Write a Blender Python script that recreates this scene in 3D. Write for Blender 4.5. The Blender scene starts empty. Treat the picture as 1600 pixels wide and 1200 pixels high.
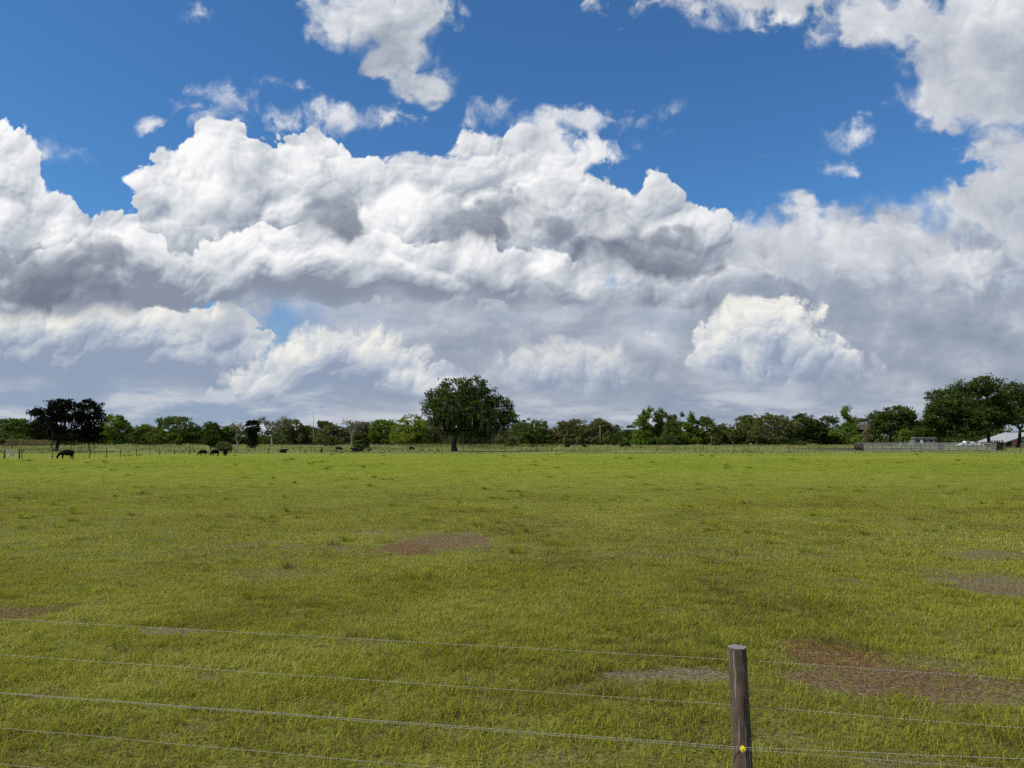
import bpy, bmesh, math, random
import numpy as np
from mathutils import Vector, Matrix, noise as mnoise
C = bpy.context.scene.collection
scene = bpy.context.scene
R = math.radians
# ------------------------------------------------------------------ camera
F = 1209.0; PITCH = math.atan(85 / F); CAM_H = 2.5
cd = bpy.data.cameras.new("camera"); cam = bpy.data.objects.new("camera", cd); C.objects.link(cam)
cam.location = (0, 0, CAM_H); cam.rotation_euler = (R(90) + PITCH, 0, 0)
cd.sensor_width = 36; cd.lens = F / 1600 * 36; cd.clip_start = 0.1; cd.clip_end = 60000
scene.camera = cam
scene.view_settings.view_transform = 'Standard'; scene.view_settings.look = 'None'
scene.view_settings.exposure = 0; scene.view_settings.gamma = 1
def direction(px, py):
    a = (px - 800) / F; b = (600 - py) / F
    return Vector((a, math.cos(PITCH) - b * math.sin(PITCH), math.sin(PITCH) + b * math.cos(PITCH)))
def uv(px, py):
    d = direction(px, py); return d.x / d.y, d.z / d.y
def ground_pt(px, py):
    d = direction(px, py); t = -CAM_H / d.z
    return Vector((d.x * t, d.y * t, 0))
def at_dist(px, Y):                      # ground point in the photo's column px at distance Y
    return Vector(((px - 800) / F * Y / math.cos(PITCH) * 1.0, Y, 0))
SUN_EL, SUN_AZ = R(48), R(-108)          # azimuth from +Y (view) clockwise; the sun stands to the left, slightly behind
SUN_DIR = Vector((math.sin(SUN_AZ) * math.cos(SUN_EL), math.cos(SUN_AZ) * math.cos(SUN_EL), math.sin(SUN_EL)))
def srgb(r, g, b):
    f = lambda c: (c / 255 / 12.92) if c <= 10.31 else ((c / 255 + .055) / 1.055) ** 2.4
    return (f(r), f(g), f(b), 1)
# ------------------------------------------------------------------ node helpers
class NT:
    def __init__(s, tree): s.t = tree; s.n = tree.nodes; s.l = tree.links
    def put(s, sock, v):
        if isinstance(v, bpy.types.NodeSocket): s.l.new(v, sock)
        elif isinstance(v, (tuple, list)) and sock.type == 'RGBA' and len(v) == 3: sock.default_value = (*v, 1)
        elif isinstance(v, (tuple, list)) and sock.type == 'VECTOR': sock.default_value = v[:3]
        else: sock.default_value = v
    def m(s, op, a, b=None, c=None, clamp=False):
        n = s.n.new('ShaderNodeMath'); n.operation = op; n.use_clamp = clamp
        for i, v in enumerate((a, b, c)):
            if v is not None: s.put(n.inputs[i], v)
        return n.outputs[0]
    def add(s, a, b): return s.m('ADD', a, b)
    def sub(s, a, b): return s.m('SUBTRACT', a, b)
    def mul(s, a, b): return s.m('MULTIPLY', a, b)
    def mad(s, a, b, c): return s.m('MULTIPLY_ADD', a, b, c)
    def vm(s, op, a, b=None, scale=None):
        n = s.n.new('ShaderNodeVectorMath'); n.operation = op
        s.put(n.inputs[0], a)
        if b is not None: s.put(n.inputs[1], b)
        if scale is not None: s.put(n.inputs['Scale'], scale)
        return n.outputs['Value'] if op in ('LENGTH', 'DOT_PRODUCT', 'DISTANCE') else n.outputs[0]
    def step(s, x, a, b, lo=0, hi=1, smooth=True):
        n = s.n.new('ShaderNodeMapRange'); n.interpolation_type = 'SMOOTHSTEP' if smooth else 'LINEAR'
        for i, v in enumerate((x, a, b, lo, hi)): s.put(n.inputs[i], v)
        return n.outputs[0]
    def noise(s, vec, scale, detail=4, rough=.5, lac=2.0, dist=0, dims='3D', color=False, typ='FBM'):
        n = s.n.new('ShaderNodeTexNoise'); n.noise_dimensions = dims; n.noise_type = typ
        s.put(n.inputs['Vector'], vec); s.put(n.inputs['Scale'], scale); n.inputs['Detail'].default_value = detail
        n.inputs['Roughness'].default_value = rough; n.inputs['Lacunarity'].default_value = lac; n.inputs['Distortion'].default_value = dist
        return n.outputs['Color' if color else 0]
    def voro(s, vec, scale, detail=3, rough=.5, lac=2.0, dims='2D', rand=1):
        n = s.n.new('ShaderNodeTexVoronoi'); n.voronoi_dimensions = dims; n.normalize = True
        s.put(n.inputs['Vector'], vec); s.put(n.inputs['Scale'], scale); n.inputs['Detail'].default_value = detail
        n.inputs['Roughness'].default_value = rough; n.inputs['Lacunarity'].default_value = lac; n.inputs['Randomness'].default_value = rand
        return n.outputs['Distance']
    def mix(s, f, a, b, mode='MIX'):
        n = s.n.new('ShaderNodeMix'); n.data_type = 'RGBA'; n.blend_type = mode
        s.put(n.inputs[0], f); s.put(n.inputs[6], a); s.put(n.inputs[7], b)
        return n.outputs[2]
    def ramp(s, f, stops, interp='LINEAR'):
        n = s.n.new('ShaderNodeValToRGB'); n.color_ramp.interpolation = interp; s.put(n.inputs[0], f)
        e = n.color_ramp.elements
        while len(e) < len(stops): e.new(.5)
        for i, (p, c) in enumerate(stops): e[i].position = p; e[i].color = c if len(c) == 4 else (*c, 1)
        return n.outputs[0]
# ------------------------------------------------------------------ sky: Nishita air with procedural cumulus, laid out by world direction
world = bpy.data.worlds.new("World"); scene.world = world; world.use_nodes = True
W = NT(world.node_tree); W.n.clear()
SKY_STRENGTH = 0.1
sky = W.n.new('ShaderNodeTexSky'); sky.sky_type = 'NISHITA'; sky.sun_disc = False
sky.sun_elevation = SUN_EL; sky.sun_rotation = SUN_AZ; sky.altitude = 0; sky.air_density = 1.0; sky.dust_density = .2; sky.ozone_density = 2.5
tc = W.n.new('ShaderNodeTexCoord'); G = tc.outputs['Generated']
sep = W.n.new('ShaderNodeSeparateXYZ'); W.put(sep.inputs[0], G)
yy = W.m('MAXIMUM', sep.outputs[1], .15)
cmb = W.n.new('ShaderNodeCombineXYZ')
W.put(cmb.inputs[0], W.m('DIVIDE', sep.outputs[0], yy)); W.put(cmb.inputs[1], W.m('DIVIDE', sep.outputs[2], yy))
P = cmb.outputs[0]
PX = 1 / F
wn = W.vm('SUBTRACT', W.noise(P, 8, 2, .5, color=True), (.5, .5, .5))
wf = W.vm('SUBTRACT', W.noise(P, 36, 1, .5, color=True), (.5, .5, .5))
PW = W.vm('ADD', W.vm('ADD', P, W.vm('SCALE', wn, scale=70 * PX)), W.vm('SCALE', wf, scale=14 * PX))   # displaced directions
def cover(p, blobs, lobe=9.0):           # signed distance (in photo pixels) inside a union of ellipses
    out = None
    for bl in blobs:
        cx, cy, rx, ry = bl[:4]; u, v = uv(cx, cy); rm = min(rx, ry)
        q = W.vm('MULTIPLY', W.vm('SUBTRACT', p, (u, v, 0)), (F / rx, F / ry, 0))
        d = W.mad(W.vm('LENGTH', q), -rm, rm)
        out = d if out is None else W.m('SMOOTH_MAX', out, d, lobe)
    return out
LDIR = Vector((-.5, .87, 0))
def off(p, px): return W.vm('ADD', p, tuple(LDIR * (px * PX)))
def billow(p, scale, detail, rough=.5):
    d = W.voro(p, scale, detail, rough, 2.15)
    return W.mad(W.mul(d, d), -2.2, 1.0)
BIG, SMALL = 23.0, 42.0
bill = {BIG: billow(PW, BIG, 3.5, .5), SMALL: billow(PW, SMALL, 3, .5)}
fbm = W.sub(W.noise(PW, 24, 5, .6), .5)
low = W.sub(W.noise(PW, 11, 3, .55), .5)
lowh = W.sub(W.noise(W.vm('MULTIPLY', W.vm('ADD', P, W.vm('SCALE', wn, scale=30 * PX)), (1, 2.6, 1)), 7, 5, .58), .5)
fray = W.step(W.noise(W.vm('MULTIPLY', PW, (1, 1.5, 1)), 40, 5, .66, dist=.3), .36, .62)
spv = W.n.new('ShaderNodeSeparateXYZ'); W.put(spv.inputs[0], PW); UW, VW = spv.outputs[0], spv.outputs[1]
sp0 = W.n.new('ShaderNodeSeparateXYZ'); W.put(sp0.inputs[0], P); U0, V0 = sp0.outputs[0], sp0.outputs[1]
def vy(py): return uv(800, py)[1]
def bg(color, scale=1.0):
    n = W.n.new('ShaderNodeBackground'); W.put(n.inputs[0], color); n.inputs[1].default_value = scale; return n.outputs[0]
def mixsh(f, a, b):
    n = W.n.new('ShaderNodeMixShader'); W.put(n.inputs[0], f); W.l.new(a, n.inputs[1]); W.l.new(b, n.inputs[2]); return n.outputs[0]
def cloud_layer(base, blobs, size=BIG, bamp=28, famp=14, soft=6, thick=70, bright=.6, kf=.5, km=.8, kc=.6, kl=.8, kn=.5,
                cols=None, alpha=1.0, wisp=0, ygrad=None, fade=None, lt=None):
    c0 = cover(PW, blobs)
    h = W.mad(bill[size], bamp, W.mad(fbm, famp * 2, c0))
    a = W.step(h, bamp * .4, W.mad(W.step(low, -.1, .15), soft * 1.2, bamp * .4 + soft * .6))
    if wisp:                             # ragged, see-through fringe
        inner = W.step(h, 0, wisp)
        a = W.mul(a, W.mad(W.sub(1, inner), W.sub(fray, 1), 1))
    if fade: a = W.mul(a, W.step(W.mad(low, .06, VW), vy(fade[1]), vy(fade[0])))
    a = W.mul(a, alpha)
    # relief: how much cloud stands between here and the sun, at three scales
    light = W.mad(lt or low, kl, bright)
    if kf: light = W.mad(W.sub(billow(PW, size, 2.2, .5), billow(off(PW, 120 / size), size, 2.2, .5)), kf, light)
    if km: light = W.mad(W.sub(billow(PW, size * .55, .6), billow(off(PW, 360 / size), size * .55, .6)), km, light)
    cc = cover(off(PW, thick), blobs)
    light = W.mad(W.step(cc, -thick * .4, thick * 1.1), -kc, light)
    light = W.mad(fbm, kn, light)
    if ygrad:                            # grey bases
        g = W.step(W.mad(low, .03, VW), vy(ygrad[1]), vy(ygrad[0]))
        light = W.mad(W.sub(g, 1), ygrad[2], light)
    return mixsh(a, base, bg(W.ramp(light, list(cols))))
WHITE = ((0, srgb(136, 146, 163)), (.3, srgb(172, 180, 192)), (.58, srgb(208, 213, 219)), (.84, srgb(238, 239, 241)), (1, srgb(252, 252, 252)))
CREAM = ((0, srgb(146, 160, 183)), (.35, srgb(178, 188, 203)), (.65, srgb(212, 216, 220)), (1, srgb(243, 241, 234)))
GREY = ((0, srgb(134, 146, 165)), (.4, srgb(158, 168, 184)), (.75, srgb(190, 197, 207)), (1, srgb(226, 228, 232)))
PALE = ((0, srgb(146, 156, 172)), (.35, srgb(176, 184, 196)), (.7, srgb(208, 212, 219)), (1, srgb(240, 241, 243)))
DARK = ((0, srgb(112, 122, 138)), (.5, srgb(140, 149, 163)), (1, srgb(180, 187, 197)))
# clear air, veiled towards the horizon
blue = W.vm('SCALE', W.vm('MULTIPLY', sky.outputs[0], (.47, .87, 1.2)), scale=SKY_STRENGTH)
veil = W.step(V0, vy(420), vy(610))
air = W.mix(W.mul(veil, .92), blue, srgb(148, 162, 186))
st = W.noise(W.vm('MULTIPLY', W.vm('ADD', P, W.vm('SCALE', wn, scale=14 * PX)), (1, 4.5, 1)), 6.5, 5, .6)
gm_ = W.mul(W.step(W.mad(low, .10, VW), vy(425), vy(475)), W.step(W.mad(low, .25, UW), uv(430, 500)[0], uv(600, 500)[0]))
air = W.mix(W.mul(gm_, .88), air, W.ramp(W.mad(lowh, 1.5, W.mad(W.step(V0, vy(640), vy(470)), .2, .38)), [(.2, srgb(142, 154, 175)), (.5, srgb(160, 170, 187)), (.85, srgb(194, 200, 209))]))
air = W.mix(W.mul(W.mul(W.step(V0, vy(540), vy(595)), W.step(st, .43, .62)), .78), air, srgb(204, 209, 216))
S = bg(air)
# far rows low over the horizon
S = cloud_layer(S, [(150, 535, 230, 85), (40, 530, 170, 80), (310, 535, 85, 65), (120, 500, 90, 50), (230, 490, 60, 40)], SMALL, 30, 18, thick=45, kf=.7, km=1.3, kn=.25, cols=CREAM, bright=.84, ygrad=(505, 610, .55), fade=(580, 630))
# grey sheet under and right of the main cloud
S = cloud_layer(S, [(690, 475, 430, 62), (900, 545, 420, 95), (1350, 465, 440, 150), (1530, 400, 300, 115), (1250, 435, 320, 105), (1500, 560, 400, 110), (760, 570, 230, 70), (330, 505, 90, 30)], BIG, 22, 26, soft=60, thick=90, kf=.35, km=.5, kl=1.3, kn=.6, bright=.66, cols=GREY, wisp=40, kc=.3, lt=lowh, fade=(600, 670))
S = cloud_layer(S, [(520, 572, 112, 58), (600, 588, 84, 42), (400, 590, 48, 28), (655, 600, 70, 26), (450, 590, 70, 34)], SMALL, 30, 18, thick=40, kf=.7, km=1.2, kn=.25, cols=CREAM, bright=.76, ygrad=(535, 640, .45), fade=(600, 634), soft=14)
S = cloud_layer(S, [(1128, 528, 44, 36), (1185, 518, 70, 44), (1180, 560, 90, 34), (1255, 560, 70, 34), (1310, 574, 46, 18), (1215, 488, 50, 18)], SMALL, 28, 20, thick=40, kf=.75, km=1.1, kn=.3, cols=CREAM, bright=.90, kc=.45, ygrad=(510, 602, .6), fade=(570, 606), soft=12)
S = cloud_layer(S, [(880, 578, 120, 44)], SMALL, 18, 28, soft=30, thick=45, kf=.9, cols=CREAM, bright=.78, alpha=.75, ygrad=(550, 620, .5), fade=(600, 625), wisp=30)
# right stratocumulus
S = cloud_layer(S, [(1590, 70, 190, 125), (1515, 150, 115, 70), (1670, 330, 170, 120), (1330, 392, 250, 58), (1250, 340, 60, 24), (1490, 400, 130, 46), (1570, 240, 60, 50), (1190, 2, 170, 24), (1390, 30, 130, 58)], BIG, 32, 50, soft=34, thick=90, kf=.4, km=.45, kl=1.1, kn=.55, cols=PALE, bright=.68, wisp=46, kc=.28, fade=(400, 520))
# left cumulus: tall back part, then the front heap
S = cloud_layer(S, [(2, 275, 58, 74), (22, 372, 96, 76)], BIG, 44, 14, bright=.82, thick=75, kf=.95, km=1.3, kc=.5, cols=WHITE, ygrad=(320, 480, .4))
S = cloud_layer(S, [(120, 385, 52, 42), (195, 408, 88, 66), (60, 450, 150, 44), (240, 415, 50, 40), (282, 428, 40, 34)], BIG, 42, 14, bright=.83, thick=70, kf=.95, km=1.3, cols=WHITE, ygrad=(375, 490, .7), fade=(468, 505))
# main cumulus: the back dome and tower, then the rows in front of them
S = cloud_layer(S, [(795, 268, 112, 64), (750, 330, 180, 84), (620, 272, 46, 30), (880, 232, 60, 22), (850, 300, 70, 60)], BIG, 36, 34, bright=.74, thick=75, kf=1.0, km=1.0, cols=WHITE, ygrad=(240, 400, .35), soft=14)
S = cloud_layer(S, [(360, 305, 136, 86), (345, 240, 44, 36), (480, 256, 66, 50), (540, 325, 118, 84)], BIG, 42, 20, bright=.76, thick=85, kf=.95, km=1.4, kc=.5, cols=WHITE, ygrad=(280, 400, .35))
S = cloud_layer(S, [(870, 335, 70, 52), (930, 325, 46, 40), (960, 365, 100, 58), (1050, 368, 70, 44), (1030, 316, 18, 34), (720, 340, 60, 46), (770, 370, 80, 50), (640, 325, 60, 46), (600, 350, 60, 46)], BIG, 42, 16, bright=.70, thick=75, kf=.95, km=1.4, cols=WHITE, ygrad=(320, 450, .45), fade=(450, 510))
S = cloud_layer(S, [(400, 400, 52, 46), (470, 405, 62, 50), (430, 435, 110, 40), (560, 428, 120, 48), (610, 405, 50, 40), (690, 432, 100, 44), (740, 415, 40, 34), (345, 418, 36, 46), (830, 438, 80, 36)], BIG, 40, 14, bright=.82, thick=70, kf=.95, km=1.4, cols=WHITE, ygrad=(385, 476, .7), fade=(455, 500))
S = cloud_layer(S, [(1000, 425, 130, 46), (1110, 420, 90, 40), (1040, 470, 110, 26)], BIG, 30, 24, soft=30, bright=.56, thick=60, kf=.9, km=.9, kl=1, cols=WHITE, fade=(470, 515), wisp=30)
# dark scud in front
S = cloud_layer(S, [(75, 432, 115, 62), (150, 400, 64, 40), (518, 340, 58, 42), (785, 325, 66, 32), (865, 352, 50, 30), (730, 360, 74, 42), (945, 340, 62, 42), (1000, 388, 130, 46), (1120, 400, 70, 34)], SMALL, 18, 32, soft=36, cols=DARK, alpha=.92, thick=40, kf=.8, kl=1, bright=.62)
# clouds high in the frame
S = cloud_layer(S, [(590, 20, 118, 66), (625, 80, 58, 44), (672, 132, 46, 30)], BIG, 24, 36, soft=26, wisp=40, cols=WHITE, bright=.58, kf=.5, km=.6, kc=.3, thick=60, kl=.9)
S = cloud_layer(S, [(530, 180, 95, 30), (345, 152, 56, 28), (330, 188, 50, 20), (890, 195, 130, 30), (770, 175, 44, 20), (1328, 212, 46, 24), (1312, 262, 26, 16), (75, 232, 54, 24), (100, 236, 40, 16), (300, 170, 36, 14), (590, 178, 60, 22), (470, 190, 50, 18), (980, 185, 50, 14), (1050, 175, 24, 14), (292, 22, 22, 12), (250, 190, 30, 12), (430, 135, 40, 14), (1150, 30, 110, 20)], SMALL, 8, 46, soft=34, wisp=20, cols=WHITE, bright=.78, alpha=.82, thick=30, kf=.4, km=.4, kc=.25)
# the rest of the sky, behind and overhead: broken cloud without the detail
cn = W.noise(G, 3.2, 3, .55)
rest = W.mix(W.step(cn, .46, .58), blue, W.ramp(W.noise(G, 7, 2, .5), [(.3, srgb(165, 172, 184)), (.7, srgb(236, 238, 240))]))
rest = W.mix(W.step(sep.outputs[2], .3, .02), rest, srgb(160, 172, 190))
front = W.mul(W.step(sep.outputs[1], .52, .60), W.mul(W.step(sep.outputs[2], .66, .56), W.step(sep.outputs[2], -.06, -.02)))
S = mixsh(front, bg(rest), S)
wo = W.n.new('ShaderNodeOutputWorld'); W.l.new(S, wo.inputs[0])
world.cycles.sampling_method = 'MANUAL'; world.cycles.sample_map_resolution = 256
cy = scene.cycles
cy.use_denoising = False; cy.use_adaptive_sampling = True; cy.adaptive_threshold = .015; cy.adaptive_min_samples = 10
cy.max_bounces = 4; cy.diffuse_bounces = 2; cy.glossy_bounces = 2; cy.transmission_bounces = 3; cy.transparent_max_bounces = 16
cy.caustics_reflective = False; cy.caustics_refractive = False
# ------------------------------------------------------------------ object helpers
def tag(o, label=None, cat=None, group=None, kind=None):
    for k_, v_ in (('label', label), ('category', cat), ('group', group), ('kind', kind)):
        if v_: o[k_] = v_
    return o
def empty(name, loc, rz=0):
    o = bpy.data.objects.new(name, None); C.objects.link(o); o.location = loc; o.rotation_euler = (0, 0, rz); o.empty_display_size = .5
    return o
def link(name, mesh, mat, parent=None, smooth=False):
    o = bpy.data.objects.new(name, mesh); C.objects.link(o)
    if mat: mesh.materials.append(mat)
    if parent: o.parent = parent
    if smooth: mesh.polygons.foreach_set('use_smooth', [True] * len(mesh.polygons))
    return o
def np_mesh(name, v, f):                 # v (n,3), f (m,k) all faces with k corners
    me = bpy.data.meshes.new(name); v = np.asarray(v, np.float32); f = np.asarray(f, np.int32); k_ = f.shape[1]
    me.vertices.add(len(v)); me.vertices.foreach_set('co', v.ravel())
    me.loops.add(f.size); me.loops.foreach_set('vertex_index', f.ravel())
    me.polygons.add(len(f)); me.polygons.foreach_set('loop_start', np.arange(0, f.size, k_, dtype=np.int32))
    me.update(calc_edges=True); return me
class MB:
    def __init__(s): s.v = []; s.f = []
    def box(s, c, d, rz=0, taper=1):
        x, y, z = (i / 2 for i in d); b = len(s.v); M_ = Matrix.Rotation(rz, 3, 'Z')
        for sz in (-1, 1):
            t = taper if sz > 0 else 1
            for sx, sy in ((-1, -1), (1, -1), (1, 1), (-1, 1)):
                p = M_ @ Vector((sx * x * t, sy * y * t, sz * z)); s.v.append((c[0] + p.x, c[1] + p.y, c[2] + p.z))
        for q in ((0, 3, 2, 1), (4, 5, 6, 7), (0, 1, 5, 4), (1, 2, 6, 5), (2, 3, 7, 6), (3, 0, 4, 7)): s.f.append(tuple(b + i for i in q))
    def tube(s, pts, rad, n=6, cap=True, jit=0, rng=None):
        pts = [Vector(p) for p in pts]; rad = rad if isinstance(rad, (list, tuple)) else [rad] * len(pts); b = len(s.v)
        for i, p in enumerate(pts):
            d = (pts[min(i + 1, len(pts) - 1)] - pts[max(i - 1, 0)]).normalized()
            a = d.orthogonal() if abs(d.z) < .99 else Vector((1, 0, 0)); a = (Vector((0, 0, 1)).cross(d) if abs(d.z) < .95 else Vector((1, 0, 0)))
            a = (a - d * a.dot(d)).normalized(); e = d.cross(a)
            for j in range(n):
                t = 2 * math.pi * j / n; r = rad[i] * (1 + (rng.uniform(-jit, jit) if jit else 0))
                q = p + (a * math.cos(t) + e * math.sin(t)) * r; s.v.append(tuple(q))
            if i:
                for j in range(n):
                    s.f.append((b + (i - 1) * n + j, b + (i - 1) * n + (j + 1) % n, b + i * n + (j + 1) % n, b + i * n + j))
        if cap:
            s.f.append(tuple(b + j for j in reversed(range(n)))); s.f.append(tuple(b + (len(pts) - 1) * n + j for j in range(n)))
    def poly(s, pts):
        b = len(s.v); s.v += [tuple(p) for p in pts]; s.f.append(tuple(range(b, b + len(pts))))
    def build(s, name, mat, parent=None, smooth=False):
        me = bpy.data.meshes.new(name); me.from_pydata(s.v, [], s.f); me.update()
        return link(name, me, mat, parent, smooth)
# ------------------------------------------------------------------ materials
def material(name):
    m = bpy.data.materials.new(name); m.use_nodes = True; t = NT(m.node_tree); t.n.clear()
    out = t.n.new('ShaderNodeOutputMaterial'); return m, t, out
def coords(t, which='Object'): return t.n.new('ShaderNodeTexCoord').outputs[which]
def principled(t, out, col, rough=.8, spec=.3, bump=None, bdist=.02, bstr=.6, metal=0):
    p = t.n.new('ShaderNodeBsdfPrincipled'); t.put(p.inputs['Base Color'], col); t.put(p.inputs['Roughness'], rough)
    p.inputs['Specular IOR Level'].default_value = spec; p.inputs['Metallic'].default_value = metal
    if bump is not None:
        b = t.n.new('ShaderNodeBump'); b.inputs['Distance'].default_value = bdist; b.inputs['Strength'].default_value = bstr
        t.put(b.inputs['Height'], bump); t.l.new(b.outputs[0], p.inputs['Normal'])
    t.l.new(p.outputs[0], out.inputs[0]); return p
def leaf_mat(name, c1, c2, c3, sc=.35, trans=.35):
    m, t, out = material(name); o = coords(t)
    f = t.noise(o, sc, 3, .6); g = t.noise(o, sc * 9, 1, .5)
    col = t.ramp(t.mad(g, .55, t.mul(f, .5)), [(.36, c1), (.52, c2), (.68, c3)])
    d = t.n.new('ShaderNodeBsdfDiffuse'); t.put(d.inputs[0], col)
    tr = t.n.new('ShaderNodeBsdfTranslucent'); t.put(tr.inputs[0], t.mix(1, col, (1, 1.0, .55, 1), 'MULTIPLY'))
    mx = t.n.new('ShaderNodeMixShader'); mx.inputs[0].default_value = trans
    t.l.new(d.outputs[0], mx.inputs[1]); t.l.new(tr.outputs[0], mx.inputs[2]); t.l.new(mx.outputs[0], out.inputs[0]); return m
def plain_mat(name, c1, c2, sc=4, rough=.8, bump=0, stretch=(1, 1, 1), spec=.25, metal=0):
    m, t, out = material(name); o = t.vm('MULTIPLY', coords(t), stretch)
    f = t.noise(o, sc, 4, .6)
    principled(t, out, t.ramp(f, [(.32, c1), (.68, c2)]), rough, spec, f if bump else None, bump or .01, .7, metal); return m
M = {}
M['oak'] = leaf_mat('oak_leaves', (0.049, 0.077, 0.017), (0.095, 0.138, 0.028), (0.168, 0.211, 0.041))
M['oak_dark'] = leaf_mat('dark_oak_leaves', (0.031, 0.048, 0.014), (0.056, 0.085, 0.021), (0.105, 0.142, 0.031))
M['oak_shaded'] = leaf_mat('shade_darkened_leaves', (.007, .008, .005), (.013, .015, .009), (.026, .028, .015), trans=.15)  # dark foliage, with cloud shade also put into the leaf colour
M['oak_bright'] = leaf_mat('bright_leaves', (0.078, 0.133, 0.021), (0.129, 0.196, 0.030), (0.198, 0.258, 0.045))
M['lime'] = leaf_mat('lime_leaves', (0.117, 0.169, 0.022), (0.195, 0.247, 0.034), (0.273, 0.312, 0.054))
M['olive'] = leaf_mat('olive_mossy_leaves', (0.072, 0.084, 0.030), (0.122, 0.134, 0.048), (0.188, 0.193, 0.078))
M['tan'] = leaf_mat('tan_mossy_twigs', (0.131, 0.115, 0.069), (0.192, 0.173, 0.108), (0.261, 0.238, 0.159), trans=.2)
M['palm'] = leaf_mat('palm_fronds', (0.045, 0.063, 0.017), (0.083, 0.109, 0.028), (0.135, 0.161, 0.045), .8)
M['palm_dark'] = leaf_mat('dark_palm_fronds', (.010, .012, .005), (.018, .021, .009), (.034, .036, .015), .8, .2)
M['palm_dead'] = leaf_mat('dead_palm_fronds', (.075, .060, .026), (.120, .092, .040), (.165, .130, .060), .8)
M['moss'] = leaf_mat('hanging_moss', (.085, .080, .060), (.130, .124, .096), (.190, .182, .146), .8, .3)
M['moss_shaded'] = leaf_mat('shade_darkened_moss', (.016, .015, .013), (.030, .028, .024), (.052, .048, .042), .8, .2)  # darkened copy of the moss, shade put into its colour
M['reed'] = leaf_mat('dry_reeds', (.130, .110, .055), (.190, .160, .085), (.26, .22, .13), .6)
M['bark'] = plain_mat('bark', (.030, .025, .019), (.085, .075, .060), 3, .95, .05, (1, 1, .25))
M['bark_dark'] = plain_mat('dark_bark', (.012, .010, .009), (.045, .040, .036), 3, .95, .05, (1, 1, .25))
M['bark_pale'] = plain_mat('pale_bark', (.13, .115, .095), (.30, .27, .23), 3, .95, .05, (1, 1, .25))
M['wood_grey'] = plain_mat('weathered_boards', (.30, .285, .265), (.54, .515, .48), 3, .9, .01, (1, 1, 6))
M['post_dark'] = plain_mat('dark_fence_post_wood', (.025, .020, .016), (.075, .062, .050), 6, .9, .01, (1, 1, .3))
M['wire'] = plain_mat('fence_wire', (.14, .135, .125), (.26, .255, .24), 8, .5, 0, (1, 1, 1), .5, .3)
M['hide'] = plain_mat('black_hide', (.0022, .0020, .0020), (.0050, .0042, .0040), 5, .75, .005, spec=.06)
M['white_metal'] = plain_mat('white_roof_sheet', (.24, .245, .25), (.40, .395, .385), .8, .5, 0, (6, 1, 1))
M['grey_wall'] = plain_mat('pale_siding', (.17, .185, .20), (.27, .285, .30), 1.2, .7)
M['porch_shade'] = plain_mat('painted_porch_shade', (.010, .010, .010), (.022, .021, .020), 2, .9)  # near-black colour painted in for the shade under the porch eave
M['tyre'] = plain_mat('tyre_rubber', (.012, .012, .012), (.022, .022, .022), 5, .8)
M['glass'] = plain_mat('window_glass', (.03, .035, .04), (.07, .08, .09), 1, .1, 0, (1, 1, 1), .6)
M['car_white'] = plain_mat('white_car_paint', (.72, .73, .74), (.80, .80, .80), 1, .3, 0, (1, 1, 1), .5)
M['trim_white'] = plain_mat('white_trim', (.66, .65, .62), (.78, .77, .74), 3, .6)
m, t, out = material('red_brick'); o = coords(t); br = t.n.new('ShaderNodeTexBrick'); t.l.new(t.vm('MULTIPLY', o, (1, 1, 1)), br.inputs['Vector'])
sx = t.n.new('ShaderNodeSeparateXYZ'); t.put(sx.inputs[0], o); cb = t.n.new('ShaderNodeCombineXYZ'); t.put(cb.inputs[0], t.add(sx.outputs[0], sx.outputs[1])); t.put(cb.inputs[1], sx.outputs[2]); t.put(br.inputs['Vector'], cb.outputs[0])
br.inputs['Color1'].default_value = (.30, .10, .06, 1); br.inputs['Color2'].default_value = (.40, .15, .09, 1); br.inputs['Mortar'].default_value = (.36, .30, .26, 1); br.inputs['Scale'].default_value = 4
principled(t, out, br.outputs[0], .9, .2); M['brick'] = m
# ------------------------------------------------------------------ pasture: one sheet to the horizon, bare patches, grass blades
# bare or trampled patches: photo pixel, half sizes in photo pixels, bareness, redness
PATCH = [(640, 858, 52, 9, 1, .9), (700, 846, 74, 11, .9, .55), (735, 838, 40, 6, .8, .5), (600, 832, 50, 4, .45, .3), (430, 897, 75, 11, .5, .6), (410, 852, 60, 5, .55, .5), (532, 857, 30, 4, .6, .5),
         (35, 956, 60, 10, .8, .9), (275, 986, 50, 7, .8, .1), (110, 977, 30, 5, .5, .3), (1300, 1024, 72, 24, .95, 1), (1390, 1062, 155, 22, 1, .6), (1520, 1078, 125, 23, .85, .45), (1450, 1040, 110, 12, .55, .6), (1050, 1056, 110, 14, 1, 0), (930, 1078, 50, 8, .5, .1),
         (1560, 868, 70, 8, .7, .4), (1575, 915, 95, 18, .85, .2), (1490, 900, 60, 8, .6, .2), (1310, 910, 45, 6, .5, .4), (785, 1062, 60, 10, .4, .5), (295, 1138, 40, 14, .45, .9), (60, 1080, 60, 10, .35, .8), (200, 1022, 70, 10, .4, .6), (1400, 1192, 90, 12, .5, .8), (560, 1010, 60, 8, .35, .5), (880, 1190, 70, 12, .35, .6), (190, 895, 60, 6, .3, .3), (1010, 868, 60, 5, .35, .5), (1180, 866, 110, 8, .3, .4), (1060, 915, 60, 5, .3, .4), (470, 1110, 70, 12, .35, .8), (300, 1065, 60, 10, .35, .5), (700, 1150, 60, 12, .3, .6), (1230, 1150, 70, 14, .35, .5)]
PG = []
for (px, py, rx, ry, b_, r_) in PATCH:
    c = ground_pt(px, py); hx = rx * c.y / F; hy = (ground_pt(px, py - ry).y - ground_pt(px, py + ry).y) / 2
    PG.append((c.x, c.y, hx, hy, b_, r_))
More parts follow.
